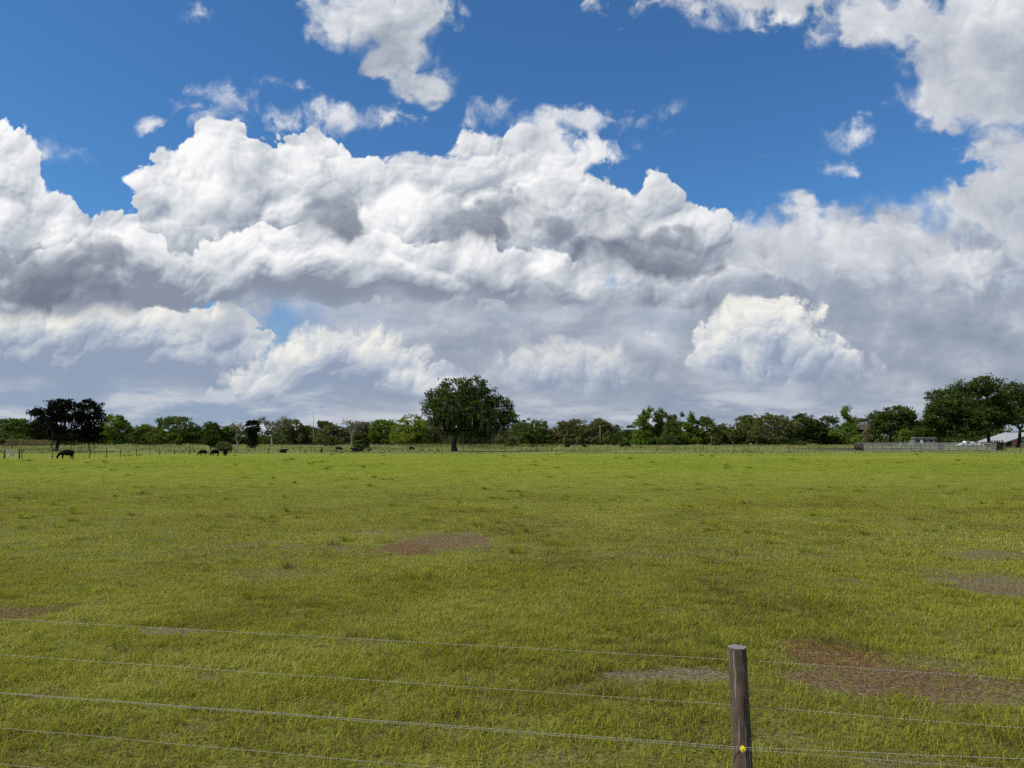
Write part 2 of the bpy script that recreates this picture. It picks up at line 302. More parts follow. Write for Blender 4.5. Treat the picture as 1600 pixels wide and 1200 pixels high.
def np_noise(x, y, s, seed=0, octv=4):   # value noise, vectorised
    rs = np.random.RandomState(seed); T = rs.rand(256, 256); out_ = np.zeros_like(x); a_ = 1; tot = 0; f_ = 1 / s
    for _ in range(octv):
        X = x * f_ + 37.3 * seed; Y = y * f_ + 11.7 * seed; i = np.floor(X).astype(int); j = np.floor(Y).astype(int); u = X - i; v = Y - j
        u = u * u * (3 - 2 * u); v = v * v * (3 - 2 * v)
        g = lambda p, q: T[p % 256, q % 256]
        out_ += a_ * ((g(i, j) * (1 - u) + g(i + 1, j) * u) * (1 - v) + (g(i, j + 1) * (1 - u) + g(i + 1, j + 1) * u) * v)
        tot += a_; a_ *= .5; f_ *= 2.03
    return out_ / tot
def bareness(x, y, red_only=False):
    wx = x + (np_noise(x, y, .9, 5) - .5) * 1.4 * np.clip(y / 14, .5, 2); wy = y + (np_noise(x, y, .9, 6) - .5) * 1.4 * np.clip(y / 14, .5, 2)
    b = np.zeros_like(x)
    for (cx, cy_, hx, hy, s_, r_) in PG:
        if red_only: s_ = s_ * (.12 + .88 * r_)
        d = np.sqrt(((wx - cx) / hx) ** 2 + ((wy - cy_) / hy) ** 2); b = np.maximum(b, min(1, s_ * 1.15) * np.clip((1.3 - d) / .35, 0, 1))
    return b
m, t, out = material('pasture_turf')
pos = t.n.new('ShaderNodeNewGeometry').outputs['Position']; sp = t.n.new('ShaderNodeSeparateXYZ'); t.put(sp.inputs[0], pos); GX, GY = sp.outputs[0], sp.outputs[1]
fine = t.noise(pos, 17, 5, .72); mid = t.noise(pos, 1.1, 4, .6); big = t.noise(pos, .10, 4, .55); huge = t.noise(pos, .022, 3, .5)
turf = t.ramp(t.mad(fine, .5, t.mul(mid, .5)), [(.36, (.065, .072, .012)), (.5, (.175, .195, .017)), (.62, (.27, .285, .030))])
thatch = t.ramp(fine, [(.34, (.046, .038, .014)), (.5, (.130, .115, .040)), (.66, (.23, .20, .085))])
farf = t.step(GY, 16, 60)                # near the lens one looks down between the blades to the thatch
col = t.mix(t.mad(farf, .5, .48), thatch, turf)
lush = t.ramp(t.mad(mid, .35, t.mad(big, .45, t.mul(huge, .3))), [(.40, (.130, .170, .012)), (.52, (.185, .228, .015)), (.66, (.26, .275, .026))])
col = t.mix(t.mul(t.step(GY, 22, 75), .8), col, lush)
dull = t.mul(t.step(t.mad(big, .6, t.mul(mid, .4)), .50, .62), .28)
col = t.mix(dull, col, (.15, .148, .022, 1))
dryf = t.mul(t.step(t.noise(t.vm('MULTIPLY', pos, (.35, 1, 1)), .055, 4, .6), .54, .64), t.mul(t.step(GY, 60, 85), .4))
col = t.mix(dryf, col, (.27, .24, .060, 1))
# rough grazing beyond the far fence: paler, less yellow
rough_far = t.step(t.mad(big, 12, GY), 124, 138)
col = t.mix(t.mul(rough_far, .85), col, t.ramp(t.mad(big, .5, t.mul(mid, .5)), [(.36, (.105, .125, .032)), (.52, (.16, .18, .050)), (.66, (.225, .225, .085))]))
wv = t.vm('SUBTRACT', t.noise(pos, 1.1, 4, .6, color=True), (.5, .5, .5))
wp = t.vm('ADD', pos, t.vm('SCALE', wv, scale=t.step(GY, 5, 30, .9, 3.0)))
bare = None; red = None
for (cx, cy_, hx, hy, s_, r_) in PG:
    q = t.vm('MULTIPLY', t.vm('SUBTRACT', wp, (cx, cy_, 0)), (1 / hx, 1 / hy, 0)); d = t.vm('LENGTH', q)
    b_ = t.step(d, 1.3, .75, 0, min(1, s_ * 1.1)); bare = b_ if bare is None else t.m('MAXIMUM', bare, b_)
    rr = t.step(d, 1.3, .75, 0, s_ * r_); red = rr if red is None else t.m('MAXIMUM', red, rr)
bare = t.mul(bare, t.step(t.noise(pos, 6, 4, .7), .37, .52, .30, 1))
soil = t.mix(t.mul(red, .9), t.ramp(fine, [(.36, (.070, .054, .033)), (.52, (.185, .145, .092)), (.66, (.34, .285, .195))]), t.ramp(fine, [(.36, (.050, .020, .009)), (.52, (.155, .066, .030)), (.66, (.28, .140, .072))]))
col = t.mix(t.mul(bare, .96), col, soil)
pen = t.mul(t.mul(t.step(GX, 68, 70.5), t.step(GX, 103, 101)), t.mul(t.step(GY, 156.5, 159), t.step(GY, 215, 195)))
col = t.mix(t.mul(pen, .9), col, t.ramp(mid, [(.35, (.035, .030, .022)), (.65, (.075, .064, .048))]))
principled(t, out, col, .95, .1, t.mad(fine, .6, mid), .10, .8); M['turf'] = m
S_ = 9000.0
xs = np.array([-S_, -600, -200, -60, -20, 0, 20, 60, 200, 600, S_]); ys = np.array([-S_, -300, -20, 0, 8, 20, 40, 80, 160, 320, 700, S_])
gx, gy = np.meshgrid(xs, ys); nx_, ny_ = len(xs), len(ys)
gv = np.stack([gx.ravel(), gy.ravel(), np.zeros(gx.size)], 1)
gf = [(j * nx_ + i, j * nx_ + i + 1, (j + 1) * nx_ + i + 1, (j + 1) * nx_ + i) for j in range(ny_ - 1) for i in range(nx_ - 1)]
ground = link('ground', np_mesh('ground', gv, gf), M['turf']); tag(ground, 'flat green pasture with trampled brown patches', 'ground', kind='structure')
# grass blades: every blade a small bent strip; species colours only
def blades(rs, n, y0, y1, h0, h1, wscale, clump, seed, dead=False):
    yv = np.sqrt(rs.uniform(y0 * y0, y1 * y1, n * 2)); xv = rs.uniform(-1, 1, n * 2) * (.70 * yv + 4.2)
    dens = np.clip(np_noise(xv, yv, clump, seed, 3) * 1.6 - .2, .2, 1) * np.clip(np_noise(xv, yv, 2.2, seed + 11, 3) * 2.4 - .2, .66, 1) * (1 - np.clip(bareness(xv, yv) * 1.1 - .25 * np.clip(np_noise(xv, yv, .7, seed + 13, 4) * 4 - 1.7, 0, 1), 0, .97))
    if dead: dens = np.clip(bareness(xv, yv, True) * 1.1 - .1, 0, .8) * np.clip(np_noise(xv, yv, .8, seed + 2, 4) * 3.2 - 1.1, .05, .75) + .05
    fade = np.clip((yv - y0) / (.3 * y0), 0, 1) if y0 > 5 else 1
    dens = dens * fade * np.clip((y1 - yv) / (.28 * y1), 0, 1)
    keep = rs.rand(n * 2) < dens; xv, yv, dens = xv[keep][:n], yv[keep][:n], dens[keep][:n]; n = len(xv)
    hh = rs.uniform(h0, h1, n) * (.55 + .6 * dens) * (.7 + .6 * np_noise(xv, yv, clump * 2.3, seed + 3, 2)); th = rs.uniform(0, 2 * np.pi, n); lean = rs.uniform(.3, 1.9, n)
    dx, dy = np.cos(th), np.sin(th); wd = wscale * rs.uniform(.6, 1.3, n); sx_, sy_ = -dy * wd, dx * wd
    z0 = np.zeros(n)
    a = np.stack([xv - sx_, yv - sy_, z0], 1); b = np.stack([xv + sx_, yv + sy_, z0], 1)
    mx_ = xv + dx * hh * lean * .35; my_ = yv + dy * hh * lean * .35; mz = hh * (.68 - .12 * lean)
    c = np.stack([mx_ + sx_ * .75, my_ + sy_ * .75, mz], 1); d = np.stack([mx_ - sx_ * .75, my_ - sy_ * .75, mz], 1)
    e0 = np.stack([xv + dx * hh * lean + sx_ * .1, yv + dy * hh * lean + sy_ * .1, hh * np.maximum(1.08 - .42 * lean, .25)], 1); e1 = e0 - np.stack([sx_ * .2, sy_ * .2, z0], 1)
    v = np.stack([a, b, c, d, e0, e1], 1).reshape(-1, 3); i = np.arange(n)[:, None] * 6
    f = np.concatenate([i + np.array([[0, 1, 2, 3]]), i + np.array([[3, 2, 4, 5]])], 0)
    tint = np_noise(xv, yv, 2.5, seed + 7, 3) * .5 + rs.rand(n) * .5
    if dead: tint = np.where(rs.rand(n) < .14, rs.uniform(.37, .5, n), rs.uniform(.16, .32, n))
    return v, f, np.repeat(tint, 6)
m, t, out = material('grass_blades')
at = t.n.new('ShaderNodeAttribute'); at.attribute_name = 'tint'
pos = t.n.new('ShaderNodeNewGeometry').outputs['Position']; sp = t.n.new('ShaderNodeSeparateXYZ'); t.put(sp.inputs[0], pos)
gcol = t.ramp(at.outputs['Fac'], [(.20, (.16, .090, .040)), (.29, (.27, .20, .080)), (.34, (.19, .195, .026)), (.48, (.285, .305, .030)), (.62, (.37, .385, .038)), (.8, (.48, .45, .13))])
gcol = t.mix(t.mul(t.step(sp.outputs[1], 18, 70), .75), gcol, (.190, .240, .017, 1))
d = t.n.new('ShaderNodeBsdfDiffuse'); t.put(d.inputs[0], gcol); tr = t.n.new('ShaderNodeBsdfTranslucent'); t.put(tr.inputs[0], gcol)
mx = t.n.new('ShaderNodeMixShader'); mx.inputs[0].default_value = .45; t.l.new(d.outputs[0], mx.inputs[1]); t.l.new(tr.outputs[0], mx.inputs[2]); t.l.new(mx.outputs[0], out.inputs[0]); M['blade'] = m
rs = np.random.RandomState(4)
vs, fs, ts, base_i = [], [], [], 0
for args in ((640000, 3.0, 17, .045, .112, .0034, .22, 1), (480000, 12, 42, .04, .09, .0062, .35, 2), (240000, 29, 98, .03, .07, .012, .8, 3), (90000, 68, 150, .03, .07, .028, 1.6, 4), (480000, 4.0, 18, .02, .055, .0032, .22, 5, True), (360000, 12, 52, .02, .05, .0065, .35, 6, True)):
    v, f, tn = blades(rs, *args); vs.append(v); fs.append(f + base_i); ts.append(tn); base_i += len(v)
gm = np_mesh('grass', np.concatenate(vs), np.concatenate(fs)); a_ = gm.attributes.new('tint', 'FLOAT', 'POINT'); a_.data.foreach_set('value', np.concatenate(ts).astype(np.float32))
tag(link('grass', gm, M['blade']), 'short yellow-green grass with brown dead blades', 'grass', kind='stuff')
# taller pale weeds along the far fence and in the rough grazing
def weeds(name, n, xr, yr, h, w, mat, label, seed, cover_fn=None):
    rs = np.random.RandomState(seed); yv = rs.uniform(*yr, n * 2); xv = rs.uniform(*xr, n * 2) * yv
    k_ = rs.rand(n * 2) < np.clip(np_noise(xv, yv, 7, seed, 3) * 3 - 1.1, .03, 1); xv, yv = xv[k_][:n], yv[k_][:n]; o_ = ~((xv > 68) & (xv < 104) & (yv > 154) & (yv < 200)); xv, yv = xv[o_], yv[o_]; n = len(xv)
    hh = h * rs.uniform(.4, 1.1, n) * (.35 + 1.25 * np_noise(xv, yv, 6, seed + 5, 3)); th = rs.uniform(0, 6.283, n); ln = rs.uniform(0, .5, n); dx, dy = np.cos(th), np.sin(th); ww = w * rs.uniform(.6, 1.4, n)
    a = np.stack([xv - dy * ww, yv + dx * ww, 0 * xv], 1); b = np.stack([xv + dy * ww, yv - dx * ww, 0 * xv], 1)
    c = np.stack([xv + dx * hh * ln + dy * ww * .4, yv + dy * hh * ln - dx * ww * .4, hh], 1); d = np.stack([xv + dx * hh * ln - dy * ww * .4, yv + dy * hh * ln + dx * ww * .4, hh], 1)
    v = np.stack([a, b, c, d], 1).reshape(-1, 3); f = np.arange(n * 4).reshape(-1, 4)
    return tag(link(name, np_mesh(name, v, f), mat), label, name.replace('_', ' '), kind='stuff')
M['weed'] = leaf_mat('rough_grass', (.10, .11, .034), (.165, .175, .056), (.25, .235, .11), .12, .3)
weeds('rough_grass', 42000, (-.72, .72), (128, 300), .32, .05, M['weed'], 'tussocky pale grass in the grazing beyond the far fence', 21)
weeds('dry_reeds', 9000, (-.70, -.585), (265, 292), 2.0, .10, M['reed'], 'tan dry reeds in front of the trees at the far left', 22)
weeds('tall_weeds', 2600, (-.14, .06), (205, 285), .75, .06, M['weed'], 'tall pale weeds in the grazing round the big lone oak', 23)
# tussocks and weeds standing up out of the short turf
rs = np.random.RandomState(77); vs, fs, ts, bi = [], [], [], 0
for i in range(330):
    y = math.exp(rs.uniform(math.log(9), math.log(132))) if i % 3 else rs.uniform(9, 40); x = rs.uniform(-.68, .68) * y; r_ = rs.uniform(.06, .2) * (1 + y / 110); nb = int(rs.uniform(25, 80)); tn = rs.choice([.40, .44, .5, .30, .24], p=[.34, .30, .22, .09, .05])
    a_, q = rs.uniform(0, 6.283, nb), r_ * np.sqrt(rs.rand(nb)); bx, by = x + np.cos(a_) * q * 1.5, y + np.sin(a_) * q; h = rs.uniform(.06, .15) * (1 + y / 160) * rs.uniform(.5, 1.1, nb); w = .003 + .00022 * y
    ox, oy = np.cos(a_) * h * .6, np.sin(a_) * h * .6; z0 = np.zeros(nb); sx_, sy_ = -np.sin(a_) * w, np.cos(a_) * w
    vs.append(np.stack([np.stack([bx - sx_, by - sy_, z0], 1), np.stack([bx + sx_, by + sy_, z0], 1), np.stack([bx + ox + sx_ * .2, by + oy + sy_ * .2, h], 1), np.stack([bx + ox - sx_ * .2, by + oy - sy_ * .2, h], 1)], 1).reshape(-1, 3))
    fs.append(np.arange(nb * 4).reshape(-1, 4) + bi); bi += nb * 4; ts.append(np.clip(tn + rs.uniform(-.05, .05, nb), .16, .8).repeat(4))
tm = np_mesh('grass_tufts', np.concatenate(vs), np.concatenate(fs)); a_ = tm.attributes.new('tint', 'FLOAT', 'POINT'); a_.data.foreach_set('value', np.concatenate(ts).astype(np.float32))
tag(link('grass_tufts', tm, M['blade']), 'scattered darker and dry tufts standing out of the short grass', 'grass tufts', kind='stuff')
# ------------------------------------------------------------------ trees
def quads(rng, centers, size, up=.35, stretch=1.0):   # leaf-sprays: small bent-free quads at given centres
    n = len(centers); nrm = rng.normal(size=(n, 3)); nrm[:, 2] = nrm[:, 2] * .8 + up; nrm /= np.linalg.norm(nrm, axis=1)[:, None] + 1e-9
    t_ = rng.normal(size=(n, 3)); t_ -= nrm * (t_ * nrm).sum(1)[:, None]; t_ /= np.linalg.norm(t_, axis=1)[:, None] + 1e-9
    b_ = np.cross(nrm, t_); s_ = size * rng.uniform(.55, 1.3, n)[:, None]; t_ = t_ * s_ * stretch; b_ = b_ * s_ * .62
    v = np.stack([centers - t_, centers - b_ * .9 + t_ * .1, centers + t_, centers + b_ * .9 + t_ * .1], 1).reshape(-1, 3)
    return v, np.arange(n * 4).reshape(-1, 4)
def crown_points(rng, lobes, n, tuft, per=26, shell=.72, flat=.55):
    L = np.array(lobes, float); wgt = (L[:, 3] * L[:, 4] * L[:, 5]) ** (2 / 3); nt = max(6, n // per)
    k_ = rng.choice(len(L), nt, p=wgt / wgt.sum()); d = rng.normal(size=(nt, 3)); d /= np.linalg.norm(d, axis=1)[:, None]
    low = d[:, 2] < -.55; d[low, 2] *= .5
    r = rng.uniform(shell, 1.06, nt) ** .8
    tc_ = L[k_, :3] + d * L[k_, 3:6] * r[:, None]
    cnt = rng.poisson(per, nt) + 2; idx = np.repeat(np.arange(nt), cnt); tr_ = tuft * rng.uniform(.6, 1.35, nt)
    off_ = rng.normal(size=(len(idx), 3)) * .5; off_[:, 2] *= flat
    return tc_, tc_[idx] + off_ * tr_[idx][:, None]
def dome(rng, w, h, z0, k_=9, depth=.85):            # random lobes inside a dome w wide, from z0 to h
    out_ = [(0, 0, z0 + (h - z0) * .46, w * .38, w * .38 * depth, (h - z0) * .44)]
    for i in range(k_):
        a = rng.uniform(0, 6.283); q = rng.uniform(.25, 1) ** .5; zz = 0.04 * rng.rand() if i < k_ * .42 else rng.uniform(.1, 1); ring = math.sqrt(max(0, 1 - (zz * .95) ** 2.4)) * rng.uniform(.85, 1.1)
        rw = w * rng.uniform(.12, .22); rh = (h - z0) * rng.uniform(.12, .22)
        R_ = max(0, w / 2 * ring - rw * .6) * q
        out_.append((math.cos(a) * R_, math.sin(a) * R_ * depth, z0 + rh * .8 + (h - z0 - rh * 1.8) * zz * rng.uniform(.9, 1.06), rw, rw * depth, rh))
    return out_
def limbs(rng, mb, th, tr, lobes, tufts, base=(0, 0), ntw=30, lean=(0, 0), n=8, wig=.12):
    top = Vector((base[0] + lean[0], base[1] + lean[1], th)); rr = random.Random(int(rng.randint(1 << 30)))
    b0 = Vector((base[0], base[1], -.15)); mid_ = b0.lerp(top, .5) + Vector((rr.uniform(-wig, wig), rr.uniform(-wig, wig), 0)) * th * .6
    mb.tube([b0, b0.lerp(mid_, .25), mid_, top], [tr * 1.55, tr * 1.1, tr * .92, tr * .8], n, jit=.07, rng=rr)
    ends = []
    for lo in lobes:
        c = Vector(lo[:3]); a = top.lerp(c, .35) + Vector((rr.uniform(-1, 1), rr.uniform(-1, 1), rr.uniform(-.3, .6))) * (c - top).length * wig
        r0 = tr * rr.uniform(.38, .6); pts = [top - Vector((0, 0, tr * .3)), a, c]; mb.tube(pts, [r0, r0 * .7, r0 * .3], 6, jit=.06, rng=rr); ends += [(a, r0 * .6), (c, r0 * .35)]
    if len(tufts):
        for i in rng.choice(len(tufts), min(ntw, len(tufts)), replace=False):
            p = Vector(tufts[i]); e, r0 = min(ends, key=lambda q: (q[0] - p).length)
            mb.tube([e, e.lerp(p, .5) + Vector((rr.uniform(-1, 1), rr.uniform(-1, 1), rr.uniform(-1, 1))) * .12 * (p - e).length, p], [r0 * .6, r0 * .4, r0 * .15], 4, False)
def moss_mesh(rng, pts, l0, l1, w):
    v = []; f = []
    for p in pts:
        for _ in range(rng.randint(3, 7)):
            q = p + rng.normal(size=3) * (w * 3.5); L_ = rng.uniform(l0, l1); a = rng.uniform(0, 6.28); ww = w * rng.uniform(.4, 1.2); dx, dy = math.cos(a) * ww, math.sin(a) * ww; b = len(v); sx_ = rng.normal() * .1 * L_
            v += [(q[0] - dx, q[1] - dy, q[2]), (q[0] + dx, q[1] + dy, q[2]), (q[0] + dx * .8 + sx_ * .5, q[1] + dy * .8, q[2] - L_ * .55), (q[0] - dx * .9 + sx_ * .5, q[1] - dy * .9, q[2] - L_ * .5), (q[0] + sx_, q[1], q[2] - L_), (q[0] + sx_ + dx * .15, q[1] + dy * .15, q[2] - L_)]
            f += [(b, b + 1, b + 2, b + 3), (b + 3, b + 2, b + 5, b + 4)]
    return np_mesh('moss', v, f)
def tree(name, loc, lobes, label, cat='tree', leafm='oak', n=6000, leaf=.35, tuft=1.0, per=24, th=2.5, tr=.35, bark='bark', moss=0, mossm='moss', mossl=(.5, 1.8), mossw=.09, group=None, seed=1, lean=(0, 0), shell=.72, ntw=26, trunks=None, up=.35, flat=.55, stretch=1.0):
    rng = np.random.RandomState(seed); root = tag(empty(name, loc), label, cat, group)
    tufts, pts = crown_points(rng, lobes, n, tuft, per, shell, flat)
    zmin = .05; pts[:, 2] = np.maximum(pts[:, 2], zmin + rng.uniform(0, .3, len(pts)))
    v, f = quads(rng, pts, leaf, up, stretch); link('crown', np_mesh('crown', v, f), M[leafm], root)
    if th:
        if trunks:
            for i, (bx, by, t_, l_) in enumerate(trunks):
                mb = MB(); limbs(rng, mb, t_, tr, lobes[i::len(trunks)], tufts, (bx, by), ntw // len(trunks), l_); mb.build('trunk', M[bark], root, True)
        else:
            mb = MB(); limbs(rng, mb, th, tr, lobes, tufts, ntw=ntw, lean=lean); mb.build('trunk', M[bark], root, True)
    if moss:
        lowt = tufts[np.argsort(tufts[:, 2] + rng.normal(size=len(tufts)) * .25 * tufts[:, 2].max())][:max(4, int(len(tufts) * .75))]
        lowt = lowt[lowt[:, 2] > mossl[1] * .75]
        if len(lowt):
            sel = lowt[rng.choice(len(lowt), min(moss, len(lowt) * 2))] - np.array([0, 0, .2]); link('moss', moss_mesh(rng, sel, mossl[0], mossl[1], mossw), M[mossm], root)
    return root
def from_px(lobes, x0, yb, D, depth=.9, rng=None):   # lobes traced in photo pixels -> metres round the trunk foot
    k_ = D / F; o_ = []
    for i, l in enumerate(lobes):
        x, y, rx, ry = l[:4]; dy = l[4] if len(l) > 4 else ((-1) ** i) * min(rx, 20) * .5
        o_.append(((x - x0) * k_, dy * k_, (yb - y) * k_, rx * k_, rx * k_ * depth, ry * k_))
    return o_
def Dof(yb): return CAM_H * F / (yb - 685)
# -- the big lone oak in the middle
D = 148.0
hero = from_px([(713, 612, 27, 24), (740, 608, 22, 20), (690, 624, 27, 24), (676, 640, 16, 16), (757, 626, 24, 24), (735, 640, 42, 34, 0), (778, 640, 24, 24), (792, 655, 15, 18), (700, 652, 32, 24), (765, 664, 32, 20), (725, 668, 40, 18, 8), (690, 670, 16, 14), (745, 678, 30, 10, -14), (712, 640, 30, 30, -22), (750, 645, 30, 30, -24)], 711, 705, D)
tree('oak_tree', at_dist(711, D), hero, 'big lone live oak with grey hanging moss in the middle of the field', leafm='oak_dark', n=30000, leaf=.23, tuft=.85, per=28, th=3.0, tr=.5, bark='bark_dark', moss=280, mossl=(.7, 2.6), mossw=.09, seed=3, ntw=90, shell=.6)
# -- the nearly black oak at the left
D = 152.0
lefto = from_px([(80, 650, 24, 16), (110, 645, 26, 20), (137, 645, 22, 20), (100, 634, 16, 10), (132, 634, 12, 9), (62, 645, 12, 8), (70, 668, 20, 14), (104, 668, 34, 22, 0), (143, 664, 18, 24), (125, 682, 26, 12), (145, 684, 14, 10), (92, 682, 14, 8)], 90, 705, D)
tree('oak_tree', at_dist(90, D), lefto, 'nearly black shaded oak with ragged top and hanging moss behind the gate', leafm='oak_shaded', n=15000, leaf=.22, tuft=.68, per=24, th=3.2, tr=.42, bark='bark_dark', moss=120, mossm='moss_shaded', mossl=(.7, 2.4), mossw=.07, seed=5, lean=(.9, 0), ntw=110, shell=.55)
# -- dark oaks round the buildings at the right
def oak_px(px_lobes, x0, yb, D, label, **kw):
    a = dict(leafm='oak_dark', n=9000, leaf=.30, tuft=1.1, per=26, th=3.2, tr=.45, bark='bark_dark'); a.update(kw)
    return tree('oak_tree', at_dist(x0, D), from_px(px_lobes, x0, 685 + CAM_H * F / D, D), label, **a)
oak_px([(1480, 622, 26, 14), (1465, 640, 24, 16), (1490, 640, 30, 20, 0), (1455, 655, 18, 14), (1480, 662, 30, 16), (1505, 655, 24, 20), (1460, 674, 22, 12), (1490, 676, 26, 12), (1445, 670, 14, 12), (1510, 672, 20, 12)], 1464, 0, 200, 'dark broad oak with a low rounded crown behind the left half of the board pen', seed=31, n=19000, shell=.5, th=3.0)
oak_px([(1512, 606, 20, 13), (1535, 602, 26, 13), (1505, 622, 22, 16), (1540, 624, 30, 20, 0), (1560, 640, 26, 20), (1525, 645, 28, 20), (1545, 662, 28, 14), (1515, 668, 24, 13), (1500, 660, 20, 16), (1490, 640, 22, 18), (1570, 655, 18, 14)], 1541, 0, 205, 'tallest dark oak at the right, in front of the brick building', seed=32, n=24000, shell=.5, moss=40, th=3.8)
oak_px([(1590, 612, 24, 16), (1612, 620, 30, 22), (1588, 635, 26, 18), (1610, 650, 34, 20), (1580, 655, 20, 14)], 1586, 0, 212, 'dark oak cut off by the right edge of the view, over the brick building', seed=33, n=15000, shell=.5, moss=25, th=5.0, lean=(.8, 0))
oak_px([(1378, 655, 18, 12), (1398, 648, 26, 13), (1395, 662, 34, 16, 0), (1415, 664, 18, 14), (1375, 672, 14, 10), (1405, 676, 24, 8)], 1388, 0, 262, 'round dark oak behind the left end of the board pen', seed=34, n=14000, leaf=.36, shell=.5)
# -- the tree line, left to right: centre, top, width (photo pixels), distance, kind, label
ROW = [
 (18, 651, 84, 300, 'oak', 'green oak at the left edge of the view behind dry reeds'),
 (62, 652, 60, 310, 'oak_dark', 'dark green oak half hidden behind the nearly black oak'),
 (182, 645, 52, 292, 'oak_bright', 'bright green tree just right of the nearly black oak'),
 (226, 661, 40, 305, 'oak_bright', 'low pale green tree between the slim palm and the wide oak'),
 (247, 667, 26, 300, 'olive', 'small grey green tree touching the left side of the wide oak'),
 (281, 647, 72, 296, 'oak', 'wide round oak with one dark trunk in the left tree line'),
 (330, 657, 44, 312, 'oak_dark', 'dark oak behind the shrubs where three cattle graze'),
 (360, 660, 36, 318, 'oak', 'low green oak left of the dark palm, behind the bare tree'),
 (458, 650, 36, 306, 'olive', 'greyish mossy oak beside the pale leafless tree'),
 (478, 664, 34, 312, 'oak', 'low green oak just left of the mast'),
 (505, 655, 42, 330, 'oak_dark', 'dark rounded tree standing directly behind the mast'),
 (520, 664, 56, 300, 'olive', 'wide olive green oak just right of the mast'),
 (562, 653, 46, 318, 'tan', 'tan twiggy tree draped in moss behind the bushy palm'),
 (598, 650, 48, 308, 'oak_bright', 'bright round green oak left of the lime green tree'),
 (642, 643, 56, 285, 'lime', 'lime green tree left of the big lone oak'),
 (668, 652, 48, 292, 'olive', 'mossy olive tree partly hidden by the left side of the big lone oak'),
 (740, 664, 70, 305, 'oak', 'green trees seen under the crown of the big lone oak'),
 (795, 668, 46, 300, 'olive', 'low olive tree at the right side of the big lone oak'),
 (829, 652, 62, 288, 'oak', 'round green oak standing clear just right of the big lone oak'),
 (868, 666, 32, 300, 'tan', 'pale tan tree between two green oaks right of the big lone oak'),
 (895, 652, 56, 294, 'olive', 'mossy grey green oak left of the utility pole'),
 (938, 653, 46, 292, 'olive', 'mossy grey green oak directly behind the utility pole'),
 (975, 672, 50, 325, 'oak_dark', 'dark tree below the distant white roof'),
 (1001, 670, 30, 296, 'oak_bright', 'small light green tree at the foot of the tall ragged trees'),
 (1102, 648, 40, 298, 'oak', 'round topped tree on a slim trunk right of the ragged trees'),
 (1128, 662, 38, 305, 'olive', 'low mossy tree above the orange palm'),
 (1166, 645, 46, 298, 'oak', 'upright oak joined to the left side of the widest mossy oak'),
 (1200, 641, 82, 292, 'olive', 'widest mossy oak in the right tree line'),
 (1255, 645, 54, 300, 'oak_dark', 'dark oak right of the widest mossy oak'),
 (1290, 646, 54, 304, 'oak_dark', 'dark oak left of the pointed tree'),
 (1337, 664, 30, 312, 'oak', 'low green tree right of the pointed tree'),
 (1436, 656, 26, 290, 'oak', 'narrow green tree between the round dark oak and the oaks by the buildings'),
 (1365, 660, 26, 305, 'oak', 'small green oak left of the round dark oak'),
]
for i, (x, ty, w_, D, kind, lab) in enumerate(ROW):
    rng = np.random.RandomState(100 + i); k_ = D / F; h = (685 + CAM_H * F / D - ty) * k_; w = w_ * k_
    low = {'oak_dark': .05, 'olive': .08, 'tan': .15}.get(kind, .04)
    lo = dome(rng, w * 1.16, h * 1.0, h * low, 14)
    n = int(w_ * (685 + CAM_H * F / D - ty) * 2.8) + 1500
    tree('moss_hung_tree' if kind in ('olive', 'tan') else ('oak_tree' if 'oak' in lab else 'broadleaf_tree'), at_dist(x, D), lo, lab, leafm=kind, n=n, leaf=.36, tuft=1.0, per=22, th=h * .26, tr=.24 + .012 * w, bark='bark_pale' if kind in ('olive', 'tan', 'lime') else 'bark',
         moss=int(w_ * 1.1) if kind in ('olive', 'tan') else 0, mossl=(.6, 2.0), mossw=.10, seed=200 + i, shell=.5 if kind == 'tan' else .66)
# tall ragged trees, pointed tree
def spire(x, ty, w_, D, lab, kind, seed, name='cypress_tree', lean=0, k_=12, bulge=.46):
    s_ = D / F; h = (685 + CAM_H * F / D - ty) * s_; w = w_ * s_; rng = np.random.RandomState(seed)
    lo = [(lean * q + rng.normal() * w * .17, rng.normal() * w * .14, h * (.10 + .84 * q), w * bulge * (1.05 - .75 * q) * rng.uniform(.75, 1.2), w * bulge * (1.05 - .75 * q), h * .085) for q in np.linspace(0, .97, k_)]
    tree(name, at_dist(x, D), lo, lab, leafm=kind, n=int(w_ * 150) + 1200, leaf=.28, tuft=.6, per=12, th=h * .5, tr=.2, bark='bark', seed=seed, shell=.3, flat=1.4, stretch=1.3)
spire(1013, 636, 34, 290, 'tallest ragged tree with forked wispy top in the middle right tree line', 'oak_bright', 61, 'ragged_tree', -1.5)
spire(1027, 638, 28, 293, 'ragged tree close on the right of the tallest ragged tree', 'oak', 62, 'ragged_tree', .8)
spire(1041, 646, 30, 288, 'third ragged tree, leaning right, with a dark wispy tip', 'oak', 63, 'ragged_tree', 1.5)
spire(1058, 643, 24, 300, 'thin ragged tree with sparse pale top, fourth of the ragged trees', 'olive', 64, 'ragged_tree', 0)
spire(1074, 645, 32, 298, 'ragged tree leaning right at the right end of the ragged trees', 'oak_bright', 65, 'ragged_tree', 2.2)
spire(1322, 634, 30, 290, 'pointed bright green tree rising above the dark oaks', 'oak_bright', 66, 'pointed_tree', 0, 9, .56)
